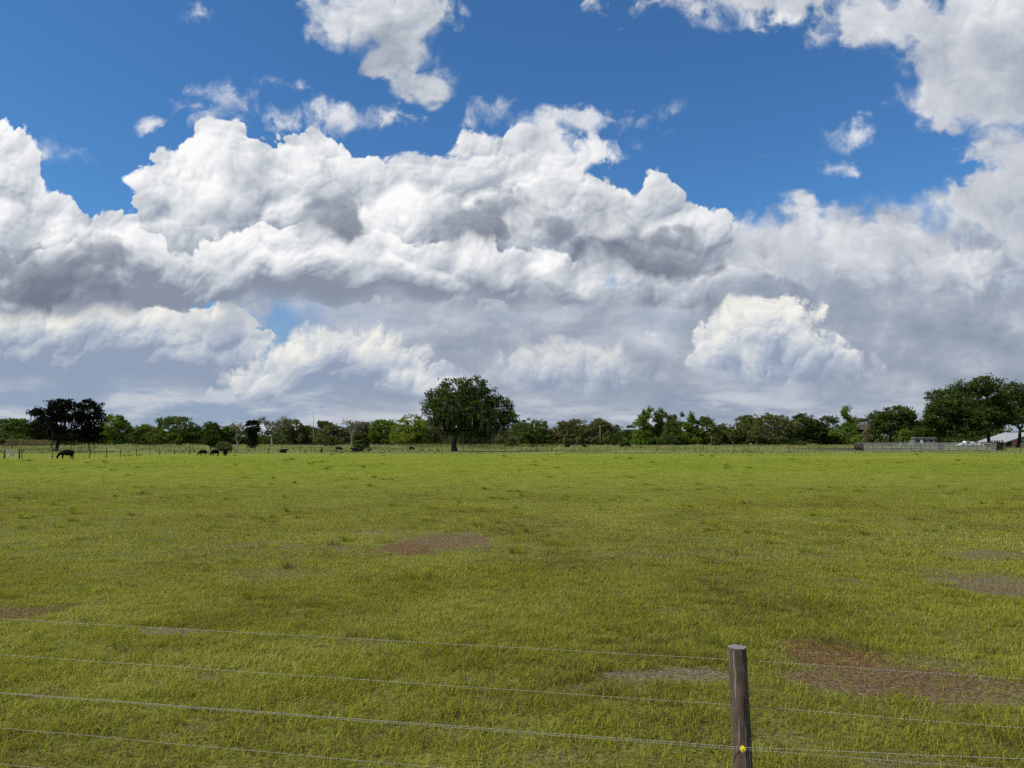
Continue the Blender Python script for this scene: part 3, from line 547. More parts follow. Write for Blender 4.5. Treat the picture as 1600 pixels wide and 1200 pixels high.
# shrubs and young trees
def shrub(x, ty, yb, w_, lab, kind, seed, n=2200, th=.5, D=None, leaf=.2, tuft=.5, bark='bark_dark', name='shrub', k_=7):
    D = D or Dof(yb); s_ = D / F; h = (685 + CAM_H * F / D - ty) * s_; rng = np.random.RandomState(seed)
    return tree(name, at_dist(x, D), dome(rng, w_ * s_, h, h * .12, k_), lab, 'shrub', kind, n, leaf, tuft, 18, th, .1, bark, seed=seed, shell=.5, ntw=14)
shrub(332, 670, 704, 34, 'dark rounded shrub on a short trunk behind the three grazing cattle', 'oak_dark', 71, 4200, 1.2, leaf=.17)
shrub(353, 689, 706, 24, 'low yellowish shrub beside the dark rounded shrub', 'olive', 72, 2000, .3, leaf=.15)
shrub(518, 682, 698, 20, 'small dark shrub right of the foot of the mast', 'oak_dark', 73, 1800, .5)
shrub(1412, 667, 696, 26, 'small bright green tree in front of the round dark oak', 'oak_bright', 74, 3000, .8, D=225)
shrub(1352, 668, 696, 22, 'grey leafless looking shrub right of the pointed tree', 'tan', 75, 1500, .8, D=280)
shrub(617, 666, 697, 20, 'slender lime green sapling at the left side of the lime green tree', 'lime', 76, 1300, 1.4, D=262)
shrub(800, 680, 700, 30, 'low green bush under the right side of the big lone oak', 'olive', 77, 2200, .3, D=215)
shrub(1045, 680, 697, 40, 'dark undergrowth bush below the ragged trees', 'oak_dark', 78, 2400, .3, D=278)
shrub(1240, 684, 697, 34, 'dark undergrowth bush below the dark oak right of the widest mossy oak', 'oak_dark', 79, 2000, .3, D=284)
shrub(120, 684, 697, 46, 'low dark thicket behind the trunk of the nearly black oak', 'oak_dark', 80, 2600, .3, D=260)
# leafless trees: pale forking twigs
def bare_tree(x, ty, yb, w_, D, lab, seed, moss=30, leafn=500, forks=4):
    s_ = D / F; h = (685 + CAM_H * F / D - ty) * s_; w = w_ * s_; rr = random.Random(seed); rng = np.random.RandomState(seed)
    root = tag(empty('bare_tree', at_dist(x, D)), lab, 'tree'); mb = MB(); tips = []
    def grow(p, d, L_, r_, lev):
        q = p + d * L_ + Vector((rr.gauss(0, .08), rr.gauss(0, .08), 0)) * L_; mb.tube([p, p.lerp(q, .5) + Vector((rr.gauss(0, .06), rr.gauss(0, .06), 0)) * L_, q], [r_, r_ * .8, r_ * .62], 5, False)
        if lev == 0: tips.append(q); return
        for _ in range(3 if lev > 1 else 4):
            e = (d + Vector((rr.gauss(0, .55) * w / h * 1.5, rr.gauss(0, .5) * w / h, rr.gauss(.05, .28)))).normalized(); grow(q, e, L_ * rr.uniform(.62, .85), r_ * .58, lev - 1)
    grow(Vector((0, 0, -.1)), Vector((rr.uniform(-.15, .15), 0, 1)), h * .30, .04 * h, forks)
    zt = max(p.z for p in tips); k2 = h / zt; mb.v = [(a * k2, b * k2, c * k2) for a, b, c in mb.v]; mb.build('trunk', M['bark_pale'], root, True)
    tp = np.array([tuple(p * k2) for p in tips]); tp = tp[tp[:, 2] > h * .3]
    pts = tp[rng.choice(len(tp), leafn)] + rng.normal(size=(leafn, 3)) * .45; v, f = quads(rng, pts, .26); link('crown', np_mesh('crown', v, f), M['tan'], root)
    sel = tp[rng.choice(len(tp), moss)]; link('moss', moss_mesh(rng, sel, .4, 1.5, .09), M['moss'], root)
bare_tree(428, 652, 697, 62, 285, 'pale leafless tree hung with moss right of the dark palm', 81, 90, 1500)
bare_tree(374, 662, 700, 34, 215, 'thin pale dead looking tree close on the left of the dark palm', 82, 14, 120, 3)
bare_tree(551, 658, 697, 26, 285, 'thin pale bare tree left of the bushy palm', 83, 20, 300, 3)
# palms
def palm(x, ty, D, w_, lab, kind='palm', seed=1, fr=44, skirt=0, trunk=True, tr=.17, bark='bark_pale'):
    s_ = D / F; h = (685 + CAM_H * F / D - ty) * s_; w = w_ * s_; rng = np.random.RandomState(seed); root = tag(empty('palm_tree', at_dist(x, D)), lab, 'palm tree')
    rr_ = w / 2; zc = max(h - rr_ * 1.0, .3); v = []; f = []
    def frond(el, az, L_, c, wid):
        d = np.array([math.cos(az) * math.cos(el), math.sin(az) * math.cos(el), math.sin(el)]); side = np.array([-math.sin(az), math.cos(az), 0]); up_ = np.cross(side, d) * -1
        hub = c + d * L_ * .45
        for j in range(9):                # a fan of narrow leaflets, tips drooping
            t_ = (j - 4) / 4 * 1.15; e = d * math.cos(t_) + side * math.sin(t_); tip = hub + e * L_ * .62 * rng.uniform(.8, 1.1) + np.array([0, 0, -L_ * .16]); ww = side * wid * math.cos(t_) - d * wid * math.sin(t_)
            b = len(v); midp = hub + e * L_ * .34; v.extend([hub, midp - ww, tip, midp + ww]); f.append((b, b + 1, b + 2, b + 3))
        b = len(v); v.extend([c - side * .02, c + side * .02, hub + side * .03, hub - side * .03]); f.append((b, b + 1, b + 2, b + 3))
    for i in range(fr): frond(math.asin(rng.uniform(-.55, 1)), rng.uniform(0, 6.283), rr_ * rng.uniform(.85, 1.12), np.array([0, 0, zc]), rr_ * .055)
    link('crown', np_mesh('crown', v, f), M[kind], root)
    if skirt:
        v.clear(); f.clear()
        for i in range(skirt): frond(rng.uniform(-1.45, -.75), rng.uniform(0, 6.283), rr_ * rng.uniform(.7, 1.1), np.array([0, 0, zc - rng.uniform(0, skirt * .05)]), rr_ * .05)
        link('dead_fronds', np_mesh('dead_fronds', v, f), M['palm_dead' if kind == 'palm' else 'palm_dark'], root)
    if trunk:
        mb = MB(); mb.tube([(0, 0, -.1), (.05, 0, zc * .5), (0, 0, zc)], [tr * 1.25, tr, tr * .95], 8, jit=.06, rng=random.Random(seed)); mb.build('trunk', M[bark], root, True)
palm(396, 653, 200, 30, 'dark palm with a shaggy skirt standing in front of the left tree line', 'palm_dark', 91, 70, 60, tr=.3, bark='bark_dark')
palm(212, 672, 280, 18, 'slim palm with pale trunk right of the bright green tree', 'palm', 92)
palm(565, 673, 190, 34, 'bushy low palm with dead lower fronds over resting cattle', 'palm', 93, 80, 46, bark='bark_dark')
palm(905, 668, 272, 24, 'palm in front of the mossy oak left of the utility pole', 'palm', 94, 40, 12)
palm(949, 672, 274, 20, 'palm close on the right of the utility pole', 'palm', 95, 40, 10)
palm(972, 682, 262, 22, 'low drooping palm right of the mossy oak behind the utility pole', 'palm', 96, 40, 14)
palm(958, 683, 266, 14, 'smallest palm, left of the low drooping palm', 'palm', 97, 30, 6)
palm(1110, 660, 278, 18, 'palm with a tall bare pale trunk left of the orange palm', 'palm', 98, 36, 8)
palm(1117, 682, 270, 20, 'orange brown low palm in the right tree line', 'palm_dead', 99, 44, 10, trunk=False)
palm(1143, 668, 275, 20, 'palm on a pale trunk in front of the upright oak', 'palm', 100, 36, 10)
palm(1348, 650, 288, 26, 'brownish mossy palm right of the pointed tree', 'tan', 101, 50, 20)
palm(1180, 672, 276, 16, 'palm in the shade of the widest mossy oak', 'palm', 102, 34, 8)
palm(8, 674, 262, 20, 'palm among dry reeds at the left edge', 'palm', 103, 36, 8)
# the mass of wood further back, closing the gaps
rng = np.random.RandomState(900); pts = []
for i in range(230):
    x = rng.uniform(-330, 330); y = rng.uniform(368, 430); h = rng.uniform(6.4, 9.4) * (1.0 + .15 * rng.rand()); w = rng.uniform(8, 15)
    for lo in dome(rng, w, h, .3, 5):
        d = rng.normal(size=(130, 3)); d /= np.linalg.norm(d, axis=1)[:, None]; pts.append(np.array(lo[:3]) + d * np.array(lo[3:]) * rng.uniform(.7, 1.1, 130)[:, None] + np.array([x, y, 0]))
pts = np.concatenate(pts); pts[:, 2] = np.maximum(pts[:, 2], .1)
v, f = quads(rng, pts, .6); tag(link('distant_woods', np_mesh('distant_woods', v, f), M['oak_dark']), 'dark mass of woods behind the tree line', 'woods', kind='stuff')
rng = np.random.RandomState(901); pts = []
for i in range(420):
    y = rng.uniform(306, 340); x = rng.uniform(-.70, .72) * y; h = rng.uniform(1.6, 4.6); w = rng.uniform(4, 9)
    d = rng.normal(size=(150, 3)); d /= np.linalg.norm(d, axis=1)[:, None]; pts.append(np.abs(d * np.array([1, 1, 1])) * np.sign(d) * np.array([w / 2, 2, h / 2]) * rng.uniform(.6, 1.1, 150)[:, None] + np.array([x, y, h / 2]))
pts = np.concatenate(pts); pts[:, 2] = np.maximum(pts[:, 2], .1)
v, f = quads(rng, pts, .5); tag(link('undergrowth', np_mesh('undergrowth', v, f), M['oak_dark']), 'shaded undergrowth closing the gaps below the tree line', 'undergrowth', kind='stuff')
# ------------------------------------------------------------------ cattle
def skin_mesh(name, verts, edges, radii, sub=2):
    fat = lambda q: q * (1.55 if q > .22 else 1.3 if q > .13 else 1.2)
    radii = [(fat(r[0]), fat(r[1])) if isinstance(r, tuple) else fat(r) for r in radii]
    me = bpy.data.meshes.new(name); me.from_pydata(verts, edges, []); o = bpy.data.objects.new(name, me); C.objects.link(o)
    sk = o.modifiers.new('skin', 'SKIN'); sk.use_smooth_shade = True
    for i, r in enumerate(radii): me.skin_vertices[0].data[i].radius = (r, r) if not isinstance(r, tuple) else r
    me.skin_vertices[0].data[0].use_root = True
    sb = o.modifiers.new('sub', 'SUBSURF'); sb.levels = sb.render_levels = sub
    dg = bpy.context.evaluated_depsgraph_get(); out_ = bpy.data.meshes.new_from_object(o.evaluated_get(dg)); out_.name = name
    bpy.data.objects.remove(o); bpy.data.meshes.remove(me)
    out_.materials.clear(); out_.polygons.foreach_set('use_smooth', [True] * len(out_.polygons)); return out_
def cow_mesh(pose, seed=0):
    r = random.Random(seed); V = []; E = []; Rr = []
    def v(p, rad, to=None):
        V.append(p); Rr.append(rad)
        if to is not None: E.append((to, len(V) - 1))
        return len(V) - 1
    if pose == 'lying':
        hip = v((.62, 0, .42), (.30, .30)); mid_ = v((.05, 0, .42), (.36, .38), hip); sh = v((-.55, 0, .46), (.30, .32), mid_)
        n1 = v((-.86, 0, .72), (.16, .19), sh); hd = v((-1.08, 0, .90), (.11, .13), n1); mz = v((-1.34, 0, .74), (.075, .08), hd)
        for s_ in (-1, 1):
            a = v((.50, s_ * .30, .22), .15, hip); b = v((.15, s_ * .42, .12), .09, a); v((.42, s_ * .46, .06), .05, b)
            a = v((-.58, s_ * .24, .22), .12, sh); b = v((-.85, s_ * .28, .10), .075, a); v((-.55, s_ * .34, .06), .05, b)
            e = v((-1.02, s_ * .12, .98), .04, hd); v((-1.02, s_ * .25, .97), .03, e)
        tl = v((.92, 0, .44), .05, hip); v((1.0, .1, .12), .03, tl); return skin_mesh('body', V, E, Rr)
    hip = v((.66, 0, 1.08), (.27, .29)); mid_ = v((.05, 0, .99), (.33, .36), hip); sh = v((-.58, 0, 1.04), (.26, .32), mid_)
    if pose == 'grazing':
        n1 = v((-.92, 0, .84), (.15, .20), sh); n2 = v((-1.14, 0, .56), (.11, .14), n1); hd = v((-1.24, 0, .40), (.12, .13), n2); mz = v((-1.34, 0, .11), (.075, .08), hd); ear = (-1.20, .50)
    else:
        n1 = v((-.90, 0, 1.20), (.15, .19), sh); n2 = v((-1.12, 0, 1.36), (.11, .14), n1); hd = v((-1.24, 0, 1.40), (.11, .13), n2); mz = v((-1.52, 0, 1.22), (.075, .08), hd); ear = (-1.18, 1.47)
    for s_ in (-1, 1):
        dx = r.uniform(-.12, .12)
        a = v((.66, s_ * .17, .78), (.15, .19), hip); k1 = v((.60 + dx * .4, s_ * .20, .56), (.10, .12), a); hk = v((.78 + dx, s_ * .19, .36), .07, k1); ft = v((.70 + dx, s_ * .19, .08), .052, hk); v((.66 + dx, s_ * .19, .015), .06, ft)
        dx = r.uniform(-.14, .14)
        a = v((-.54, s_ * .17, .72), (.12, .14), sh); kn = v((-.56 + dx * .6, s_ * .17, .40), .075, a); ft = v((-.54 + dx, s_ * .17, .09), .052, kn); v((-.57 + dx, s_ * .17, .015), .06, ft)
        e = v((ear[0], s_ * .10, ear[1]), .04, hd); v((ear[0] + .03, s_ * .24, ear[1] - .02), .032, e)
    ud = v((.42, 0, .66), (.12, .10), hip)
    t0 = v((.92, 0, 1.12), .06, hip); t1 = v((.99, .02, .78), .03, t0); v((.98, .03, .42), .045, t1)
    return skin_mesh('body', V, E, Rr)
COWM = {('grazing', 0): cow_mesh('grazing', 1), ('grazing', 1): cow_mesh('grazing', 2), ('lying', 0): cow_mesh('lying', 3), ('standing', 0): cow_mesh('standing', 4)}
for q in COWM.values(): q.materials.append(M['hide'])
#      x centre, foot y, height px, pose, variant, heading (0 = facing left), label
CATTLE = [(104, 717.5, 14.6, 'grazing', 0, 8, 'black cow grazing alone near the gate, the nearest of the herd'),
 (317, 712.2, 9.2, 'grazing', 1, -10, 'black calf grazing, leftmost of the three beside the shrubs'),
 (336, 712.4, 9.8, 'grazing', 0, 58, 'black calf half turned, between the two others beside the shrubs'),
 (352, 712.6, 10.6, 'standing', 0, 100, 'black calf seen from behind in front of the low yellowish shrub'),
 (442, 707.6, 6.2, 'lying', 0, 190, 'black cow lying alone below the pale leafless tree'),
 (502.5, 707.2, 6.2, 'standing', 0, -84, 'black calf seen end on below the mast'),
 (529, 704.6, 6.6, 'grazing', 1, 196, 'black cow grazing between the mast and the bushy palm'),
 (556, 706.2, 6.6, 'lying', 0, 20, 'black cow resting under the left of the bushy palm'),
 (563, 705.4, 5.6, 'lying', 0, 172, 'black cow resting under the right of the bushy palm'),
 (577, 704.4, 3.2, 'lying', 0, 180, 'small black calf lying right of the bushy palm'),
 (643, 704.0, 6.0, 'grazing', 0, 160, 'black cow left of the big lone oak below the lime green tree'),
 (832, 698.6, 3.6, 'lying', 0, 175, 'black cow lying below the round green oak right of the big lone oak'),
 (848, 698.4, 3.2, 'lying', 0, 8, 'black cow lying below the pale tan tree'),
 (886, 699.0, 4.8, 'lying', 0, 186, 'black cow lying left of the utility pole below the mossy oak'),
 (914, 698.8, 4.0, 'lying', 0, 5, 'smaller black cow lying between the palm and the utility pole'),
 (972, 697.8, 4.2, 'lying', 0, 180, 'black cow lying under the low drooping palm'),
 (983, 697.6, 4.0, 'lying', 0, 15, 'black cow lying just right of the low drooping palm')]
for x, yb, hp, pose, var, hd, lab in CATTLE:
    g = ground_pt(x, yb); hm = hp * g.y / F; full = {'grazing': 1.36, 'standing': 1.52, 'lying': 1.0}[pose]; s_ = hm / full
    o = bpy.data.objects.new('cow', COWM[(pose, var)]); C.objects.link(o); o.location = g; o.scale = (s_,) * 3; o.rotation_euler = (0, 0, R(hd)); tag(o, lab, 'cow', 'black cattle in the field')
# ------------------------------------------------------------------ near fence: round post, poly wires, yellow insulator
m, t, out = material('weathered_round_post'); o = coords(t); os_ = t.vm('MULTIPLY', o, (1, 1, .06))
g1 = t.noise(os_, 90, 5, .65); g2 = t.noise(o, 7, 4, .6); cr = t.noise(t.vm('MULTIPLY', o, (1, 1, .045)), 85, 3, .55)
col = t.ramp(t.mad(g1, .6, t.mul(g2, .4)), [(.34, (.040, .027, .019)), (.52, (.102, .073, .052)), (.68, (.172, .130, .098))])
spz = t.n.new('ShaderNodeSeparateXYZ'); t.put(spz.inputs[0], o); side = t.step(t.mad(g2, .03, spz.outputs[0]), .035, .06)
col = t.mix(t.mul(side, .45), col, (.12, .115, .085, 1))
col = t.mix(t.mul(t.step(cr, .60, .635), .75), col, (.30, .27, .24, 1)); col = t.mix(t.mul(t.step(cr, .40, .35), .85), col, (.012, .010, .009, 1))
principled(t, out, col, .92, .2, t.mad(cr, .5, g1), .004, .9); M['round_post'] = m
m, t, out = material('post_end_grain'); o = coords(t); rad_ = t.vm('LENGTH', t.vm('MULTIPLY', o, (1, 1, 0)))
rings = t.m('SINE', t.mul(t.add(rad_, t.mul(t.noise(o, 40, 2), .01)), 900)); principled(t, out, t.mix(t.mad(rings, .25, .5), (.13, .12, .11, 1), (.26, .245, .23, 1)), .95, .1); M['post_end'] = m
m, t, out = material('poly_wire'); o = coords(t); sx2 = t.n.new('ShaderNodeSeparateXYZ'); t.put(sx2.inputs[0], o)
tw = t.m('SINE', t.mad(t.add(sx2.outputs[0], t.mul(sx2.outputs[2], 1.2)), 420, t.mul(sx2.outputs[1], 300)))
principled(t, out, t.mix(t.step(tw, -.2, .6), (.16, .16, .12, 1), (.46, .46, .38, 1)), .5, .3); M['poly'] = m
m, t, out = material('yellow_plastic'); o = coords(t); principled(t, out, t.mix(t.noise(o, 90, 2), (.78, .60, .012, 1), (.88, .72, .03, 1)), .35, .5); M['yellow'] = m
POST = Vector((1.262, 4.30, 0)); DIRV = Vector((-.978, .207, 0)).normalized(); NRM = Vector((-DIRV.y, DIRV.x, 0)); NRM = NRM if NRM.y < 0 else -NRM   # towards the lens
def on_fence(px, py, shift=0):
    d = direction(px, py); p0 = POST + NRM * shift; o0 = Vector((0, 0, CAM_H)); tt = (p0 - o0).dot(NRM) / d.dot(NRM); return o0 + d * tt
fence = tag(empty('wire_fence', POST), 'near wire fence with one round wooden post and pale twisted strands', 'fence')
def post(name, base, topv, r0, r1, mat_side, mat_end, parent, seed):
    rr = random.Random(seed); mb = MB(); ax = topv - base; pts = [base + ax * q for q in np.linspace(0, 1, 16)]
    n = 24; bump_ = [1 + rr.uniform(-.02, .02) for _ in range(n)]
    for i, p in enumerate(pts):
        rr_ = r0 + (r1 - r0) * i / 15
        if i == 15: rr_ *= .985
        for j in range(n):
            a = 2 * math.pi * j / n; q = rr_ * bump_[j] * (1 + rr.uniform(-.006, .006)); mb.v.append((p.x + math.cos(a) * q, p.y + math.sin(a) * q, p.z + (rr.uniform(-.004, .003) if i == 15 else 0)))
        if i:
            for j in range(n): b = i * n; mb.f.append((b - n + j, b - n + (j + 1) % n, b + (j + 1) % n, b + j))
    o_ = mb.build(name, mat_side, parent, True)
    cap = MB(); tp = mb.v[-n:]; cap.v = [(x, y, z + .0005) for x, y, z in tp] + [tuple(sum((Vector(p) for p in tp), Vector()) / n + Vector((0, 0, .003)))]; cap.f = [(j, (j + 1) % n, n) for j in range(n)]
    cap.build('post_top', mat_end, o_); return o_
loc = lambda p: Vector(p) - POST
topc = on_fence(1151.5, 1010); topc.z = 1.368
post('post', Vector((.012, 0, -.3)), loc(topc), .056, .050, M['round_post'], M['post_end'], fence, 5)
for k_, sd in ((7.5, 8), (-6.5, 9)):
    q = DIRV * k_; post('post', q + Vector((0, 0, -.3)), q + Vector((.01, 0, 1.34)), .056, .052, M['round_post'], M['post_end'], fence, sd)
def strand(a, b, shift_a, extra=7.0, r=.0016, sag=.006):
    pa, pb = on_fence(*a, shift_a), on_fence(*b, shift_a); d = (pb - pa); L_ = d.length; d.normalize()
    return loc(pa), loc(pb), d
def wire(left, at_post, right, shift, r=.0012, to_left=7.3, to_right=6.3):
    pl, pp = on_fence(*left, shift), on_fence(*at_post, shift); pr = on_fence(*right, shift)
    dl = (pl - pp).normalized(); dr = (pr - pp).normalized(); pts = []
    for q in np.linspace(1, 0, 26): pts.append(loc(pp + dl * (to_left * q)) + Vector((0, 0, math.sin(q * 40 + shift * 90) * .0012)))
    for q in np.linspace(.04, 1, 22): pts.append(loc(pp + dr * (to_right * q)) + Vector((0, 0, math.sin(q * 33) * .0012)))
    mb = MB(); mb.tube(pts, r, 6); mb.build('strand', M['poly'], fence, True)
wire((0, 967), (1150, 1031), (1600, 1061), -.056)
wire((0, 1023), (1150, 1102), (1600, 1138), -.056)
wire((0, 1082), (1157, 1167.5), (1600, 1186), .060, .0014)
wire((0, 1083.5), (1160, 1171), (1600, 1204), .058, .0011)
wire((0, 1137), (690, 1200), (1150, 1242), -.056)
wire((0, 1194), (60, 1200), (1150, 1312), -.056)
ins = MB(); ip = loc(on_fence(1161, 1171, .075)); ax = NRM
for (a, b, r_) in ((-.030, -.012, .011), (-.012, -.007, .014), (-.007, .003, .009), (.003, .008, .014), (.008, .011, .010)): ins.tube([ip + ax * a, ip + ax * b], r_, 16)
ins.build('insulator', M['yellow'], fence)
nl = MB(); nl.tube([ip + ax * .010, ip + ax * .0145], .0045, 10); nl.build('insulator_nail', M['wire'], [o for o in fence.children if o.name.startswith('insulator')][0])
# ------------------------------------------------------------------ far wire fence
def wire_fence(ctrl, spacing, hgt, label, seed, strands=4, r=.05, skip=()):
    rr = random.Random(seed); P0 = [Vector((p.x, p.y, 0)) for p in ctrl]; root = tag(empty('wire_fence', P0[0]), label, 'fence'); pos_ = []
    for a, b in zip(P0, P0[1:]):
        n = max(1, round((b - a).length / spacing))
        for i in range(n): pos_.append(a.lerp(b, (i + (rr.uniform(-.22, .22) if i else 0)) / n))
    pos_.append(P0[-1]); pos_ = [p - P0[0] for p in pos_]
    for p in pos_:
        h = hgt * rr.uniform(.92, 1.12); rad = r * rr.uniform(.6, 1.25); mb = MB(); mb.tube([p + Vector((0, 0, -.2)), p + Vector((rr.gauss(0, .03), 0, h * .6)), p + Vector((rr.gauss(0, .05), 0, h))], [rad, rad * .95, rad * .9], 7); mb.build('post', M['post_dark'], root, True)
    for k_ in range(strands):
        z = hgt * (.2 + .72 * k_ / (strands - 1)); mb = MB(); pts = []
        for a, b in zip(pos_, pos_[1:]): pts += [a + Vector((0, -r, z)), a.lerp(b, .5) + Vector((0, -r, z - .02))]
        pts.append(pos_[-1] + Vector((0, -r, z))); mb.tube(pts, .0065, 4); mb.build('strand', M['wire'], root)
    return root
gp = ground_pt
wire_fence([gp(34, 717), gp(140, 716), gp(272, 711), gp(440, 708.2), gp(705, 705.6), gp(1000, 705.2), gp(1326, 704.4)], 3.2, 1.3, 'long thin wire fence on dark posts across the far side of the green field', 3)
wire_fence([gp(-40, 700.5), gp(330, 700.2), gp(640, 699.6)], 5.0, 1.25, 'second wire fence farther back, crossing behind the nearly black oak', 4, 3)
wire_fence([gp(1571, 704.6), gp(1640, 704.8)], 2.6, 1.5, 'short wire fence running right from the end of the board pen', 5, 4, .07)
# gate at the far left
gate = tag(empty('metal_gate', gp(18, 717)), 'grey metal farm gate hung between two posts at the far left', 'gate'); D = gp(18, 717).y; s_ = D / F
for sx_ in (-11.5, 12): mb = MB(); mb.tube([(sx_ * s_, 0, -.2), (sx_ * s_, 0, 1.25)], .075, 8); mb.build('post', M['post_dark'], gate, True)
mb = MB()
for i in range(6): z = .18 + .17 * i; mb.tube([(-10 * s_, 0, z), (10.5 * s_, 0, z)], .022, 6)
for q in (-10, -3, 4, 10.5): mb.tube([(q * s_, 0, .16), (q * s_, 0, 1.05)], .022, 6)
mb.build('gate_panel', M['wire'], gate)
# ------------------------------------------------------------------ board pen
def board_fence(ctrl, spacing, hgt, label, seed, rails=4, bh=.17):
    rr = random.Random(seed); P0 = [Vector((p.x, p.y, 0)) for p in ctrl]; root = tag(empty('board_fence', P0[0]), label, 'fence'); pos_ = []
    for a, b in zip(P0, P0[1:]):
        n = max(1, round((b - a).length / spacing)); pos_ += [a.lerp(b, i / n) for i in range(n)]
    pos_.append(P0[-1]); pos_ = [p - P0[0] for p in pos_]
    for p in pos_: mb = MB(); h = hgt * rr.uniform(.98, 1.12); mb.tube([p + Vector((0, 0, -.2)), p + Vector((rr.gauss(0, .02), 0, h))], [.09, .085], 8); mb.build('post', M['post_dark'], root, True)
    for a, b in zip(pos_, pos_[1:]):
        d = b - a; rz = math.atan2(d.y, d.x); nn = Vector((-math.sin(rz), math.cos(rz), 0)); nn = -nn if nn.y > 0 else nn
        for k_ in range(rails):
            z = .22 + (hgt - .32) * k_ / (rails - 1) + rr.gauss(0, .012); mb = MB(); c = (a + b) / 2 + nn * .115; mb.box((c.x, c.y, z), (d.length - .02, .04, bh), rz); mb.build('rail', M['wood_grey'], root)
    return root
def gd(px, D): return at_dist(px, D)
board_fence([gd(1332, 178), gd(1346, 156), gd(1552, 157)], 2.0, 1.48, 'front of the grey weathered board pen', 7)
board_fence([gd(1336, 192), gd(1545, 196)], 2.6, 1.5, 'back side of the grey board pen, seen through the front boards', 8, 2, .13)
board_fence([gd(1466, 158), gd(1470, 184)], 2.4, 1.5, 'cross fence dividing the inside of the board pen', 9, 3, .13)
chute = tag(empty('loading_chute', gd(1558, 157.5)), 'dark narrow wooden loading chute at the right end of the board pen', 'chute'); s_ = 157.5 / F
for sx_ in (-4.6, 0, 4.6):
    for yy_ in (0, 1.6): mb = MB(); mb.box((sx_ * s_, yy_, .95), (.16, .16, 2.1)); mb.build('post', M['post_dark'], chute)
mb = MB(); mb.box((-2.3 * s_, .12, .85), (4.0 * s_, .05, 1.4)); mb.box((2.3 * s_, .12, .80), (4.0 * s_, .05, 1.3)); mb.build('side_panel', M['post_dark'], chute)
mb = MB(); mb.box((0, .8, 2.04), (10.6 * s_, 2.0, .08)); mb.build('roof', M['post_dark'], chute)
# ------------------------------------------------------------------ buildings at the right
D = 236.0; s_ = D / F; yb = 685 + CAM_H * F / D
def zz(py): return (yb - py) * s_
brick = tag(empty('brick_building', gd(1577, D)), 'red brick building with a white metal roof over a dark porch at the right edge', 'building'); W_ = 70 * s_; dp = 14
mb = MB(); hl, hr = zz(687.5), zz(677)
mb.v = [(0, 0, -.2), (W_, 0, -.2), (W_, 0, hl), (W_ / 2, 0, hr), (0, 0, hl), (0, dp, -.2), (W_, dp, -.2), (W_, dp, hl), (W_ / 2, dp, hr), (0, dp, hl)]; mb.f = [(0, 1, 2, 3, 4), (9, 8, 7, 6, 5), (0, 4, 9, 5), (1, 6, 7, 2), (0, 5, 6, 1), (4, 3, 8, 9), (3, 2, 7, 8)]; mb.build('wall', M['brick'], brick)
mb = MB(); th_ = .22
for a, b in (((-2.0, hl - .72), (W_ / 2, hr + .06)), ((W_ / 2, hr + .06), (W_ + .6, hl - .18))):
    v0 = len(mb.v); mb.v += [(a[0], -.5, a[1]), (b[0], -.5, b[1]), (b[0], dp + .5, b[1]), (a[0], dp + .5, a[1])] + [(a[0], -.5, a[1] + th_), (b[0], -.5, b[1] + th_), (b[0], dp + .5, b[1] + th_), (a[0], dp + .5, a[1] + th_)]
    mb.f += [tuple(v0 + i for i in q) for q in ((0, 3, 2, 1), (4, 5, 6, 7), (0, 1, 5, 4), (2, 3, 7, 6), (1, 2, 6, 5), (3, 0, 4, 7))]
mb.build('roof', M['white_metal'], brick)
for wx in (15, 42):
    mb = MB(); mb.box((wx * s_, -.04, zz(690)), (1.7, .10, 1.0)); wf_ = mb.build('window', M['trim_white'], brick); mb = MB(); mb.box((wx * s_, -.10, zz(690)), (1.4, .04, .72)); mb.build('pane', M['glass'], wf_)
mb = MB(); mb.box((-.08, dp / 2, (hl - .3) / 2), (.12, dp - .5, hl - .35)); mb.build('porch_shade_panel', M['porch_shade'], brick)  # added dark panel standing in for the shade below the porch roof
for q in (.3, dp * .35, dp * .7, dp - .2): mb = MB(); mb.box((-1.7, q, (hl - .75) / 2), (.16, .16, hl - .75)); mb.build('porch_post', M['post_dark'], brick)
tr_ = tag(empty('trailer_home', gd(1441, 270)), 'long low pale building with a flat roof left of the dark oaks', 'building'); s3 = 270 / F
mb = MB(); mb.box((0, 2, 1.45), (32 * s3, 4, 2.3)); mb.build('wall', M['grey_wall'], tr_); mb = MB(); mb.box((0, 2, 2.72), (33.5 * s3, 4.6, .24)); mb.build('roof', M['white_metal'], tr_)
for q in (-10, 1, 10): mb = MB(); mb.box((q * s3, -.03, 1.65), (1.3, .08, .9)); mb.build('window', M['glass'], tr_)
mb = MB(); mb.box((-4.5 * s3, -.03, 1.2), (.95, .08, 1.8)); mb.build('door', M['trim_white'], tr_)
